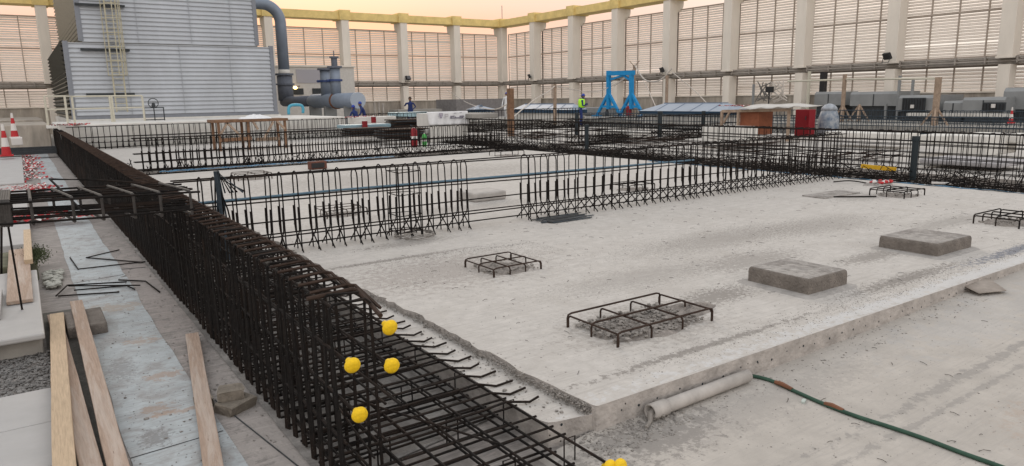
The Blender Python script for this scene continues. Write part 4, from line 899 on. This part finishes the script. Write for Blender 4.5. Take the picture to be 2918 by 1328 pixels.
def sheet(name, c, rx, ry, h, label, m=tarpM, cat='plastic sheet'):
    mb = MB(); blob(mb, c[0], c[1], rx, ry, c[2], h, jag=.15, rings=6); tag(mb.build(name, m, smooth=True), label, cat)
sheet('crumpled_sheet', (tl.x+1.35, yT+.3, zt_+.10), .5, .4, .13, 'crumpled white plastic sheet heaped on the timber table')
# white banner over a crate
def c6(x, y): return (1160+x/7.325, 270+y/7.325)
yB = 24.5
bt = thing('banner', 'white banner with a crest and lettering hung over a crate', 'banner')
def bp(x, y, dy=0): q = PY(*c6(x, y), yB+dy); return q
a, b = bp(415, 355), bp(1275, 640)
mb = MB(); nx, nz = 26, 9; vs = []
for j in range(nz+1):
    for i in range(nx+1):
        s = i/nx; k = j/nz; tlx = bp(410+855*s, 360-25*s); br = bp(470+820*s, 640-30*s)
        p = tlx.lerp(br, k); p.y += .03*sin(i*1.1+k*2)*k; vs.append(p)
mb.add(vs, [(j*(nx+1)+i, (j+1)*(nx+1)+i, (j+1)*(nx+1)+i+1, j*(nx+1)+i+1) for j in range(nz) for i in range(nx)])
o = mb.build('cloth', tarpM, bt, smooth=True); m_ = o.modifiers.new('s', 'SOLIDIFY'); m_.thickness = .006
mb = MB(); a = bp(700, 380, -.05); 
def quad(pts, mi=0, dy=-.06): mb.add([bp(x, y, dy) for x, y in pts], [tuple(range(len(pts)))[::-1]], mi)
quad([(672,382),(742,380),(745,430),(728,480),(710,500),(690,478),(674,430)]); mb.build('crest', mat('crest_ink', (.28,.26,.33), .8), bt)
mb = MB(); quad([(690,392),(728,391),(728,415),(690,416)], dy=-.065); quad([(700,430),(722,430),(716,465),(706,465)], dy=-.065); mb.build('crest_device', mat('crest_light', (.5,.47,.52), .8), bt)
mb = MB()
for pts in ([(785,405),(860,402),(860,415),(785,418)], [(785,418),(797,418),(797,500),(785,500)], [(850,415),(860,415),(860,460),(850,460)], [(797,452),(850,450),(850,460),(797,462)]): quad(pts)
mb.build('lettering', mat('faint_ink', (.36,.34,.36), .8), bt)
mb = MB()
for pts in ([(905,440),(990,436),(990,460),(905,462)], [(905,475),(1160,468),(1160,492),(905,496)], [(1095,436),(1185,433),(1185,458),(1095,460)], [(905,462),(925,462),(925,478),(905,478)], [(1160,458),(1182,458),(1170,488),(1150,488)], [(975,380),(1030,378),(1030,388),(975,390)], [(1095,370),(1145,368),(1145,378),(1095,380)], [(1000,455),(1020,455),(1020,475),(1000,475)]): quad(pts)
mb.build('lettering', inkM, bt)
a = bp(500, 660); b = bp(1290, 1060)
tag(MB().b2((a.x, yB+.06, 0), (b.x, yB+1.2, bp(800, 370).z-.03)).build('crate', whiteM, bevel=.02), 'white crate beneath the banner with the crest', 'crate')
# extinguishers
def ext(px, py, Yp, m, h, label):
    p = PY(px, py, Yp); t = thing('fire_extinguisher', label, 'fire extinguisher', (p.x, p.y, 0)); r = h*.15
    MB().lathe((0,0,0), [(r*.9,0),(r,.03),(r,h*.72),(r*.8,h*.8),(r*.35,h*.86)], 14).build('cylinder', m, t, smooth=True)
    MB().lathe((0,0,h*.86), [(r*.3,0),(r*.3,h*.06)], 8).build('valve', coneW, t); MB().tube([(-r*.2,0,h*.92),(-r*1.1,0,h*.98)], .02, 5).build('lever', blackM, t)
    MB().tube([(r*.2,0,h*.9),(r*1.3,-.02,h*.7),(r*1.2,-.02,h*.25)], .018, 5).build('hose', blackM, t)
    MB().lathe((0,0,h*.35), [(r*1.02,0),(r*1.02,h*.14)], 14).build('label_band', coneW, t)
ext(1181, 418, 22.6, redM, .78, 'dark red extinguisher standing left of the white crate')
ext(1210, 418, 22.6, greenM, .52, 'small green cylinder beside the dark red extinguisher')
# brown timber post, tan post, tripod posts
def post(px, pyb, pyt, X_, w, m, label, zb_=0, tripod=False, arms=False):
    p = PX(px, pyt, X_); t = thing('timber_post', label, 'post', (p.x, p.y, zb_), 0, 'posts standing among the cages')
    MB().b2((-w/2, -w/2, 0), (w/2, w/2, p.z-zb_)).build('shaft', m, t)
    if tripod:
        for a in range(4): MB().beam((cos(a*pi/2+.4)*.45, sin(a*pi/2+.4)*.45, 0), (0, 0, .75), .07, .07).build('leg', m, t)
    if arms:
        for s in (-1, 1): MB().tube([(0, 0, p.z-zb_-.1), (-.1*s, .35*s, p.z-zb_+.25)], .03, 5).build('arm', m, t)
    return p
pA = post(1454, 415, 252, 17.5, .22, woodB, 'thick brown timber post left of the first skylight')
pB = post(1581, 345, 240, 26, .14, woodT, 'slim tan post in front of the first skylight')
pC = post(1808, 330, 185, 33.5, .14, woodT, 'tan post topped by a Y fork beside the blue gantry', .3, arms=True)
pD = post(1901, 345, 215, 29.5, .12, woodT, 'thin grey post right of the gantry', .3)
pE = post(2307, 300, 203, 34.5, .12, handM, 'thin white post above the tarpaulin roof', .3)
pF = post(2408, 352, 212, 31.0, .13, woodT, 'tan post on a splayed foot, left end of the crossbar', .3, True)
pG = post(2675, 368, 220, 29.5, .18, woodT, 'stout post on a splayed foot, right end of the crossbar', .3, True)
pH = post(2449, 345, 300, 32, .1, woodT, 'short stub post right of the tan splayed-foot post', .3, True)
a = PX(2245, 232, 31.5); tag(MB().tube([a, PX(2420, 226, 31.0), pG-Vector((0,0,.05))], .05, 6).build('scaffold_tube', handM), 'horizontal scaffold tube between the two splayed-foot posts', 'tube')
# temporary cables
def wire(pts, label, r=.025, m=wireM): tag(MB().tube(smooth_path(pts, 6), r, 5).build('cable', m), label, 'cable', 'temporary cables strung over the roof')
wire([PX(1272, 255, 30), PX(1330, 292, 26), PX(1400, 312, 20), pA-Vector((0,0,.6))], 'pale cable sagging to the brown timber post')
wire([pA-Vector((0,0,1.3)), PX(1520, 286, 21), PX(1560, 262, 24), pB-Vector((0,0,.1))], 'pale cable rising from the brown post to the tan post')
wire([pC, PX(1835, 225, 33), PX(1865, 232, 33), PX(1890, 222, 33), PX(1915, 195, 33)], 'thick cable loop hanging right of the blue gantry', .045)
wire([PX(1832, 229, 32), PX(1850, 262, 31), PX(1873, 315, 29)], 'cable slanting down to the black pipe post')
wire([PX(1915, 205, 33), PX(1975, 255, 32), PX(2020, 300, 31)], 'cable slanting down over the second skylight')
wire([pB-Vector((0,0,.1)), PX(1690, 262, 30), PX(1760, 235, 33), pC-Vector((0,0,.2))], 'cable from the tan post past the gantry')
wire([PX(1750, 245, 35), PX(1775, 228, 34), PX(1805, 200, 33.6)], 'short cable across the gantry leg', .03)
for j, lab in enumerate(('tangle of white cable hanging right of the second skylight', 'dark flood lamp cable tangle above the tarpaulin roof')):
    random.seed(40+j); mb = MB(); cx = 2215-j*35
    for _ in range(9): mb.tube(smooth_path([PX(cx+rnd(22), 238+rnd(8), 33), PX(cx+rnd(20), 262+rnd(15), 33), PX(cx+rnd(30), 285+rnd(8), 33)], 4), .03, 4)
    tag(mb.build('cable_tangle', wireM if j == 0 else mat('cable_grey', (.16,.15,.14), .8)), lab, 'cable tangle')
p = PX(2193, 255, 32.5); t = thing('site_lamp', 'black site lamp head left of the white cable tangle', 'lamp', p); MB().box((0,0,0), (.2,.4,.3)).build('head', blackW, t, bevel=.02); MB().tube([(0,0,-.1),(0,.02,-.9)], .04, 6).build('stem', blackW, t)
# skylights: long, hipped glass over a dark blue band and a white upstand (run parallel to the right wall)
def skylight(x, pxl, pxr, yb, yband0, yband1, ytop, depth, label):
    a = PX(pxl, yband1, x); b = PX(pxr, yband1, x); y0, y1 = b.y, a.y
    zb_ = PX(pxr, yb, x).z; z1 = PX(pxr, yband1, x).z; z2 = PX(pxr, yband0, x).z; z3 = PX((pxl+pxr)/2, ytop, x+depth/2).z
    t = thing('skylight', label, 'skylight', (x, (y0+y1)/2, 0)); h = (y1-y0)/2; D = depth
    MB().b2((.12, -h+.12, zb_-.4), (D-.12, h-.12, z1)).build('upstand', whiteM, t)
    MB().b2((0, -h, z1), (D, h, z2)).build('glazed_band', bandB, t)
    r = D*.42; mb = MB()
    vs = [(0-.03, -h-.03, z2), (D+.03, -h-.03, z2), (D+.03, h+.03, z2), (-.03, h+.03, z2), (D/2, -h+r, z3), (D/2, h-r, z3)]
    mb.add(vs, [(0,3,5,4), (1,4,5,2), (0,4,1), (2,5,3), (3,2,1,0)]); mb.build('glass_roof', glassB, t)
    mb = MB(); 
    for k in range(1, 5):
        y = -h+2*h*k/5; mb.beam((0, y, z2+.01), (D/2, max(-h+r, min(h-r, y)), z3+.01), .05, .03)
    mb.beam((D/2, -h+r, z3+.01), (D/2, h-r, z3+.01), .06, .04); mb.build('glazing_bar', mat('bar_blue', (.16,.20,.27), .5), t)
skylight(26.5, 1462, 1628, 345, 313, 323, 296, 1.2, 'long hipped glass skylight behind the brown timber post')
skylight(27.5, 1822, 2075, 345, 318, 329, 294, 2.0, 'widest blue-grey skylight, right of the blue gantry')
skylight(22, 1330, 1352, 330, 312, 320, 300, 1.4, 'small blue skylight right behind the banner')
def flatroof(px0, px1, y0, y1, Yp, dep, label, m):
    a = PY(px0, y0, Yp); b = PY(px1, y1, Yp); tag(MB().b2((a.x, Yp, b.z), (b.x, Yp+dep, a.z)).build('flat_rooflight', m, bevel=.03), label, 'rooflight')
cyanS = mat('cyan_sheet', (.20,.30,.35), .5, var=.2, vscale=2)
flatroof(1134, 1222, 321, 332, 31.5, 1.2, 'pale cyan flat rooflight left of the banner', mat('cyan_bright', (.36,.52,.58), .5, var=.15))
flatroof(985, 1115, 357, 362, 27.5, 1.0, 'low cyan sheet left of the red barrels', cyanS)
flatroof(1010, 1130, 334, 350, 29.5, .8, 'white slab end with a dark slot behind the cyan sheet', whiteM)
flatroof(1345, 1420, 324, 336, 24, 2, 'grey roof kerb between the banner and the brown post', deckM)
# red drums, small red items
for px, py0, py1, Yp, l in ((1040, 364, 345, 27.4, 'red drum standing on the low cyan sheet'), (1065, 350, 333, 29, 'red box lying at the white slab end')):
    a = PY(px, py0, Yp); b = PY(px, py1, Yp); t = thing('drum', l, 'drum', (a.x, a.y, a.z)); h = b.z-a.z
    MB().lathe((0,0,0), [(h*.42,0),(h*.42,h*.3),(h*.45,h*.33),(h*.42,h*.36),(h*.42,h*.7),(h*.45,h*.73),(h*.42,h*.76),(h*.42,h)], 16).build('body', redM, t)
    MB().lathe((0,0,h), [(h*.4,0),(h*.4,.03)], 16).build('lid', coneW, t)
tape('barrier_tape', (PY(1018, 333, 30).x, 30, PY(1018, 335, 30).z), (.35, .2), 14, 'tape tangle under the end of the grey drum', 9)
tape('barrier_tape', (PX(2095, 298, 27.4).x, PX(2095, 298, 27.4).y, PX(2095, 303, 27.4).z), (.15, .25), 16, 'red and white tape bundle on the widest skylight', 10)
# blue A-frame gantry
def c3(x, y): return (1430+x/2.604, y/2.604)
XG = 32.0
def g(x, y, dx=0): return PX(*c3(x, y), XG+dx)
ft = g(780, 860).z
gt = thing('gantry_frame', 'bright blue steel A-frame gantry standing in front of the right wall', 'gantry')
for xx in (793, 962):
    top = g(xx, 525); mid = g(xx, 690); bot = g(xx, 810)
    MB().beam(top, bot, .21, .24).build('post', gantM, gt)
    for s in (-1, 1):
        f = g(xx+s*88, 858); MB().beam(mid, f, .16, .16).build('leg', gantM, gt); MB().box((f.x, f.y, f.z), (.5, .5, .06)).build('foot_plate', gantM, gt)
    MB().beam(g(xx-50, 790), g(xx+50, 792), .14, .14).build('tie', gantM, gt)
    f2 = g(xx+ (70 if xx > 900 else 40), 830, 2.2)
a, b = g(785, 545), g(980, 540); MB().beam(a, b, .24, .28).build('top_beam', gantM, gt)
MB().beam(g(810, 590), g(900, 560), .12, .12).build('knee_brace', gantM, gt); MB().beam(g(945, 590), g(900, 556), .12, .12).build('knee_brace', gantM, gt)
p = g(942, 862); t = thing('drum', 'small red canister under the right leg of the blue gantry', 'canister', p); MB().lathe((0,0,0), [(.18,0),(.2,.05),(.2,.55),(.12,.65)], 12).build('body', redM, t); MB().lathe((0,0,.65), [(.06,0),(.06,.12)], 8).build('neck', coneW, t)
p = g(780, 862); tag(MB().lathe(p, [(.12,0),(.13,.25),(.07,.4),(.1,.45)], 10).build('grey_canister', steelD), 'small grey canister under the left leg of the blue gantry', 'canister')
p = g(700, 850, 1.5); tag(MB().box((p.x, p.y, p.z+.25), (1.2, 3.2, .5)).build('equipment_case', steelM, bevel=.04), 'grey equipment case behind the gantry legs', 'case')
# plywood box, tarpaulin roof, red cabinet
def cc(x, y): return (1800+x/4.6875, 180+y/4.6875)
XP = 22.0
a = PX(*cc(1450, 650), XP); b = PX(*cc(1690, 960), XP)
bx = thing('plywood_box', 'upright brown plywood box among the rebar under a tarpaulin', 'box')
MB().b2((XP, b.y, b.z), (XP+.8, a.y, a.z)).build('panel', plyM, bx, bevel=.01); MB().b2((XP-.03, b.y-.03, b.z-.04), (XP+.02, a.y+.03, b.z)).build('batten', woodT, bx); MB().b2((XP-.04, b.y-.02, a.z), (XP+.82, a.y+.02, a.z+.04)).build('lid', woodB, bx)
sh = thing('timber_shelter', 'low timber shelter frame with brown struts under the pale tarpaulin', 'shelter')
P0 = PX(*cc(1210, 640), XP-.2); P1 = PX(*cc(1880, 640), XP-.2); P2 = PX(2240+.0*1, 375, XP-.2); 
for px in (2058, 2105, 2249):
    tp = PX(px, 316, XP-.2); MB().b2((XP-.25, tp.y-.04, 0), (XP-.17, tp.y+.04, tp.z)).build('post', woodT, sh)
MB().beam(PX(2058, 317, XP-.2), PX(2252, 313, XP-.2), .08, .10).build('rail', woodT, sh); MB().beam(PX(2080, 318, XP-.2), PX(2062, 350, XP-.2), .06, .06).build('brace', woodT, sh)
mb = MB(); a = PX(2142, 297, XP+.4); vs = []
for i in range(13):
    s = i/12; l = PX(2140+205*s, 301-9*s*(1-s)*2, XP+1.6); r = PX(2105+190*s, 312-8*s, XP-.5); vs += [l+Vector((0,0,.02*sin(i))), r+Vector((0,0,.03*sin(i*2)))]
mb.add(vs, [(2*i, 2*i+2, 2*i+3, 2*i+1) for i in range(12)]); o = mb.build('tarpaulin', mat('tarp_pale', (.50,.49,.47), .7, var=.12), smooth=True); m_ = o.modifiers.new('s', 'SOLIDIFY'); m_.thickness = .02; tag(o, 'pale grey tarpaulin stretched as a roof over the shelter', 'tarpaulin')
XR = 24.5; a = PX(2267, 312, XR); b = PX(2305, 355, XR)
rc = thing('red_cabinet', 'bright red cabinet standing right of the timber shelter', 'cabinet')
MB().b2((XR, b.y, 0), (XR+.4, a.y, a.z)).build('body', redM, rc, bevel=.02); MB().b2((XR-.02, b.y+.06, .1), (XR, a.y-.06, a.z-.08)).build('door', redM, rc); MB().box((XR-.03, b.y+.12, .7), (.03, .03, .14)).build('handle', steelD, bpy.data.objects['door'])
random.seed(15)
t = thing('wrapped_bundle', 'rounded bundle wrapped in white and blue plastic beside the red cabinet', 'bundle', (25.5, PX(2362, 330, 25.5).y, 0))
mb = MB(); zt_ = PX(2362, 293, 25.5).z
mb.lathe((0,0,0), [(.34,0),(.38,.4),(.36,.7),(.26,zt_-.22)], 18); mb.build('wrap', mat('wrap_blue', (.34,.36,.38), .6, var=.5, vscale=7, col2=(.10,.14,.2)), t, smooth=True)
MB().lathe((0,0,zt_-.27), [(.30,0),(.27,.1),(.18,.19),(.05,.24)], 18).build('hood', mat('hood_sheet', (.33,.36,.40), .6, var=.4, vscale=9), t, smooth=True)
# air handling units and ducts by the right wall
def ahu(px0, px1, ytop, ybot, X_, dep, label, dark=.4, slope=True):
    a = PX(px0, ytop, X_); b = PX(px1, ybot, X_); t = thing('air_handling_unit', label, 'air handling unit', (0,0,0), 0, 'grey air handling units along the right wall')
    y0, y1, zt, zb_ = b.y, a.y, a.z, b.z
    q = .18*(zt-zb_)
    n = MB(); pr = [(X_, zb_), (X_, zt-q), (X_+q, zt), (X_+dep, zt), (X_+dep, zb_)]
    vs = [(x, y, z) for y in (y0, y1) for x, z in pr]; n.add(vs, [(0,1,2,3,4), (9,8,7,6,5)] + [(i, 5+i, 5+(i+1) % 5, (i+1) % 5) for i in range(5)]); n.build('casing', steelM, t)
    m = max(2, int((y1-y0)/.9)); sm = MB()
    for k in range(1, m): y = y0+(y1-y0)*k/m; sm.b2((X_-.02, y-.02, zb_), (X_, y+.02, zt-q))
    sm.build('panel_seam', steelD, t)
    MB().b2((X_+.1, y0+.1, .28), (X_+dep-.1, y1-.1, zb_)).build('support', steelD, t)
ahu(2424, 2558, 262, 302, 34.3, 2.0, 'grey air handling duct right of the first splayed-foot post')
ahu(2322, 2400, 262, 300, 35.0, 1.4, 'small grey sloped unit left of the long air duct')
ahu(2562, 2668, 272, 318, 33.0, 2.4, 'dark fan unit with a grey end left of the stout post')
ahu(2690, 2742, 288, 322, 32.8, 2.0, 'low dark unit directly right of the stout post')
ahu(2745, 2860, 278, 322, 32.5, 2.2, 'ribbed grey unit right of centre in the row')
ahu(2862, 2990, 250, 312, 33.5, 2.6, 'tall grey unit cut off by the right picture edge')
for px0, px1, yt, yb_, X_, l in ((2572, 2632, 279, 318, 32.85, 'black fan grille on the dark unit'), (2802, 2862, 292, 318, 32.35, 'black fan grille beside the ribbed unit')):
    a = PX(px0, yt, X_); b = PX(px1, yb_, X_); t = thing('fan_grille', l, 'fan grille'); mb = MB(); k = b.y
    MB().b2((X_, b.y, b.z), (X_+.1, a.y, a.z)).build('frame', steelD, t)
    y = b.y+.05
    while y < a.y: mb.b2((X_-.03, y, b.z+.05), (X_, y+.03, a.z-.05)); y += .12
    mb.build('bar', blackW, t); MB().tube([(X_-.06, (a.y+b.y)/2, b.z+.15), (X_-.06, (a.y+b.y)/2, b.z+.3)], .08, 8).build('label_plate', coneW, t)
a = PX(2587, 326, 31); b = PX(2880, 330, 31); tag(MB().b2((30.9, b.y, a.z-.06), (31.2, a.y, a.z+.06)).build('white_rail', whiteM), 'long white kerb rail below the air handling units', 'rail')
a = PX(2285, 205, 36.4); mb = MB(); p = PX(2338, 245, 35.8); tag(MB().b2((35.9, p.y-.13, .3), (36.2, p.y+.13, PX(2338, 205, 35.8).z)).build('riser_duct', blackW), 'black vertical duct rising against the right wall', 'duct')
# steel frames and pipes standing before the wall on the right
for px, yb_, yt, l in ((2148, 290, 240, 'grey steel frame leg before the right wall, left of cables'), (2565, 300, 216, 'thin grey steel pole left of the dark fan unit'), (2525, 345, 296, 'short grey steel pole under the air duct'), (2603, 272, 222, 'slim green-grey conduit on the wall behind the fan unit')):
    p = PX(px, yt, 34.0); tag(MB().b2((33.95, p.y-.05, .3), (34.05, p.y+.05, p.z)).build('steel_pole', steelM), l, 'pole')
# white upstands, skids and stacked material inside the far bays (seen through the cages)
random.seed(50)
for (px0, px1, yt, yb_, X_, dx, l, m) in ((2702, 2810, 384, 446, 18.0, 1.6, 'tall white upstand seen through the right-side cage', whiteM), (2615, 2700, 384, 412, 19.2, 1.2, 'white upstand left of the tall one in the side bay', whiteM), (2830, 2990, 384, 412, 19.0, 1.2, 'white upstand at the right picture edge', whiteM),
        (2618, 2852, 452, 480, 16.1, 1.3, 'grey slab with sloping edges lying in the side bay', mat('slab_lilac', (.36,.35,.36), .9, var=.2)), (2000, 2100, 360, 410, 17.5, 1.0, 'white upstand behind the cage below the plywood box', whiteM), (1700, 1800, 372, 395, 18.5, 1.0, 'pale upstand seen through the cage right of the black post', whiteM), (2350, 2560, 375, 398, 20.5, 1.2, 'long white upstand below the splayed-foot post', whiteM), (1495, 1560, 372, 392, 21, 1.0, 'small pale upstand below the first skylight', whiteM)):
    a = PX(px0, yt, X_); b = PX(px1, yb_, X_); tag(MB().b2((X_, b.y, max(b.z, -.19)), (X_+dx, a.y, a.z)).build('upstand', m, bevel=.03), l, 'upstand')
for (px, py, X_, n, sd, l) in ((1540, 405, 17.5, 24, 1, 'tangle of offcut bars behind the right-side cage, near the brown post'), (1760, 405, 18.5, 34, 2, 'heap of cut rebar behind the right-side cage'), (1860, 425, 17.5, 26, 3, 'heap of bent bars in the near side bay'), (2140, 440, 17.5, 30, 4, 'bar heap below the plywood box'), (2440, 452, 16.8, 26, 5, 'bar heap behind the yellow bar')):
    random.seed(sd*7); p = PX(px, py, X_); mb = MB(); A_ = rnd(1)
    for _ in range(n):
        a = A_+rnd(.5); L_ = random.uniform(.4, 1.1); c = Vector((p.x+rnd(.6), p.y+rnd(.8), random.uniform(.02, .25))); dd = Vector((cos(a), sin(a), rnd(.12)))*L_
        mb.tube([c-dd, c+dd], .011, 4, mi=0 if random.random() < .7 else 1)
    tag(mb.build('bar_heap', [rebR, padT]), l, 'bar heap')
# dark stacked material in the rear bay left of the banner
for (px0, px1, yt, yb_, Yp, l) in ((1128, 1218, 340, 366, 27.5, 'dark pallet stack below the cyan rooflight'), (1000, 1120, 366, 385, 25.8, 'low dark bundle of bars left of the extinguisher'), (1100, 1215, 368, 392, 24.2, 'reddish-brown bar bundle behind the extinguisher')):
    a = PY(px0, yt, Yp); b = PY(px1, yb_, Yp); t = MB(); n = 7
    for k in range(n):
        zz = b.z+(a.z-b.z)*k/n; t.b2((a.x+rnd(.1), Yp+rnd(.1), zz), (b.x+rnd(.1), Yp+1, zz+(a.z-b.z)/n*.7), mi=k % 2)
    tag(t.build('material_stack', [rebR, steelD]), l, 'material stack')
random.seed(61)
a = PY(1440, 306, 45); tag(MB().b2((PY(1300, 300, 45).x, 45, .3), (PY(1440, 300, 45).x, 48, PY(1300, 283, 45).z)).build('equipment_housing', mat('housing_grey', (.20,.19,.19), .8, var=.25)), 'dark grey flat housing before the corner of the walls', 'housing')
a = PY(1040, 313, 40); tag(MB().b2((PY(1135, 315, 46).x, 46, .3), (PY(1260, 315, 46).x, 47.5, PY(1135, 313, 46).z)).build('equipment_housing', deckM), 'low dark roof kerb behind the standing worker', 'housing')
for px in (1070, 1082, 1094):
    a = PY(px, 332, 42); b = PY(px, 292+rnd(3), 42); tag(MB().b2((a.x-.05, 42, .3), (a.x+.05, 42.1, b.z)).build('stub_pipe', railM), {1070: 'left stub pipe right of the drum end', 1082: 'middle stub pipe right of the drum end', 1094: 'right stub pipe right of the drum end'}[px], 'pipe')
# antenna mast beyond the wall
p = PY(1431, 60, 75); tag(MB().tube([(p.x, 75, -.2), (p.x, 75, PY(1431, 16, 75).z)], .05, 5).build('antenna_mast', mulM), 'thin antenna mast rising beyond the corner of the walls', 'mast')
# right-hand cones / barrier post
p = PX(2880, 352, 28.5); q = PX(2880, 290, 28.5); cone(p.x, p.y, p.z, (q.z-p.z)*.75, 'red and white cone standing before the grey units at right', True)
# ---------------------------------------------------------------- people
def person(loc, rz, h, label, arms, vest=False, helmet=None, legs=navyC, torso=navyC, stoop=0):
    t = thing('person', label, 'person', loc, rz); s = h/1.75
    V = [(0,0,.95),(0,.02*0,1.15),(0,stoop*.5,1.35),(0,stoop*.8,1.47),(0,stoop,1.56),(0,stoop,1.66), (-.1,0,.9),(-.11,.02,.5),(-.11,-.03,.07),(-.11,.1,.03), (.1,0,.9),(.12,.05,.5),(.13,.0,.07),(.13,.13,.03)]
    R_ = [(.15,.11),(.14,.10),(.17,.10),(.06,.06),(.065,.08),(.085,.10),(.10,.10),(.08,.08),(.06,.06),(.05,.04),(.10,.10),(.08,.08),(.06,.06),(.05,.04)]
    Ed = [(0,1),(1,2),(2,3),(3,4),(4,5),(0,6),(6,7),(7,8),(8,9),(0,10),(10,11),(11,12),(12,13)]
    for (e, w_) , sx in zip(arms, (-1, 1)):
        k = len(V); V += [(sx*.2, stoop*.6, 1.38), e, w_, (w_[0]+(w_[0]-e[0])*.35, w_[1]+(w_[1]-e[1])*.35, w_[2]+(w_[2]-e[2])*.35)]; R_ += [(.055,.055),(.042,.042),(.03,.03),(.025,.03)]; Ed += [(2,k),(k,k+1),(k+1,k+2),(k+2,k+3)]
    me = bpy.data.meshes.new('body'); me.from_pydata([Vector(v)*s for v in V], Ed, []); me.materials.append(torso)
    o = link('body', me, t); sk = o.modifiers.new('skin', 'SKIN'); 
    for i, (a, b) in enumerate(R_): me.skin_vertices[0].data[i].radius = (a*s, b*s)
    me.skin_vertices[0].data[0].use_root = True
    o.modifiers.new('sub', 'SUBSURF').levels = 1; o.modifiers['sub'].render_levels = 2
    MB().lathe((0, stoop*s+.015, 1.53*s), [(.05*s,0),(.082*s,.05*s),(.09*s,.12*s),(.085*s,.17*s),(.05*s,.215*s)], 14).build('head', skinM, t, smooth=True)
    MB().lathe((0, stoop*s, 1.63*s), [(.1*s,0),(.105*s,.05*s),(.085*s,.11*s),(.03*s,.15*s)], 14).build('helmet' if helmet else 'hair', helmet or hairM, t, smooth=True)
    if vest:
        MB().lathe((0, stoop*.3*s, 1.0*s), [(.175*s,0),(.185*s,.12*s),(.20*s,.3*s),(.17*s,.45*s),(.09*s,.49*s)], 14).build('vest', hiviz, t, smooth=True)
    return t
def standat(px, ytop, h, Yp=None, Xp=None):
    q = PY(px, ytop, Yp) if Yp else PX(px, ytop, Xp); return (q.x, q.y, q.z-h)
person(standat(1168, 277, 1.7, Yp=40), 2.6, 1.7, 'person in navy overalls with dark hair standing, hand raised to chest', [((-.33,-.05,1.15), (-.2,.15,1.02)), ((.36,.08,1.2), (.25,.3,1.36))])
person(standat(1655, 268, 1.72, Xp=25.9), 4.0, 1.72, 'person in a hi-vis green vest and dark helmet, stooping beside the skylight', [((-.25,.1,1.1), (-.15,.32,1.2)), ((.27,.12,1.1), (.16,.34,1.15))], True, helmB, stoop=.14)
person(standat(1036, 290, 1.65, Yp=35), 1.2, 1.65, 'person in blue overalls bending behind the end of the grey drum', [((-.26,.2,1.1), (-.15,.4,.95)), ((.26,.2,1.1), (.15,.4,.9))], False, helmB, stoop=.2)
person(standat(1012, 300, 1.6, Yp=34), .4, 1.6, 'person in dark clothes crouching under the grey drum', [((-.26,.2,1.1), (-.15,.4,.95)), ((.26,.2,1.1), (.15,.4,.9))], False, helmB, stoop=.15)
person(standat(1443, 264, 1.7, Yp=42), 2.2, 1.7, 'person in a white top and blue helmet left of the brown timber post', [((-.3,0,1.1), (-.3,.12,.86)), ((.3,0,1.1), (.3,.12,.86))], False, helmB, torso=tarpM)
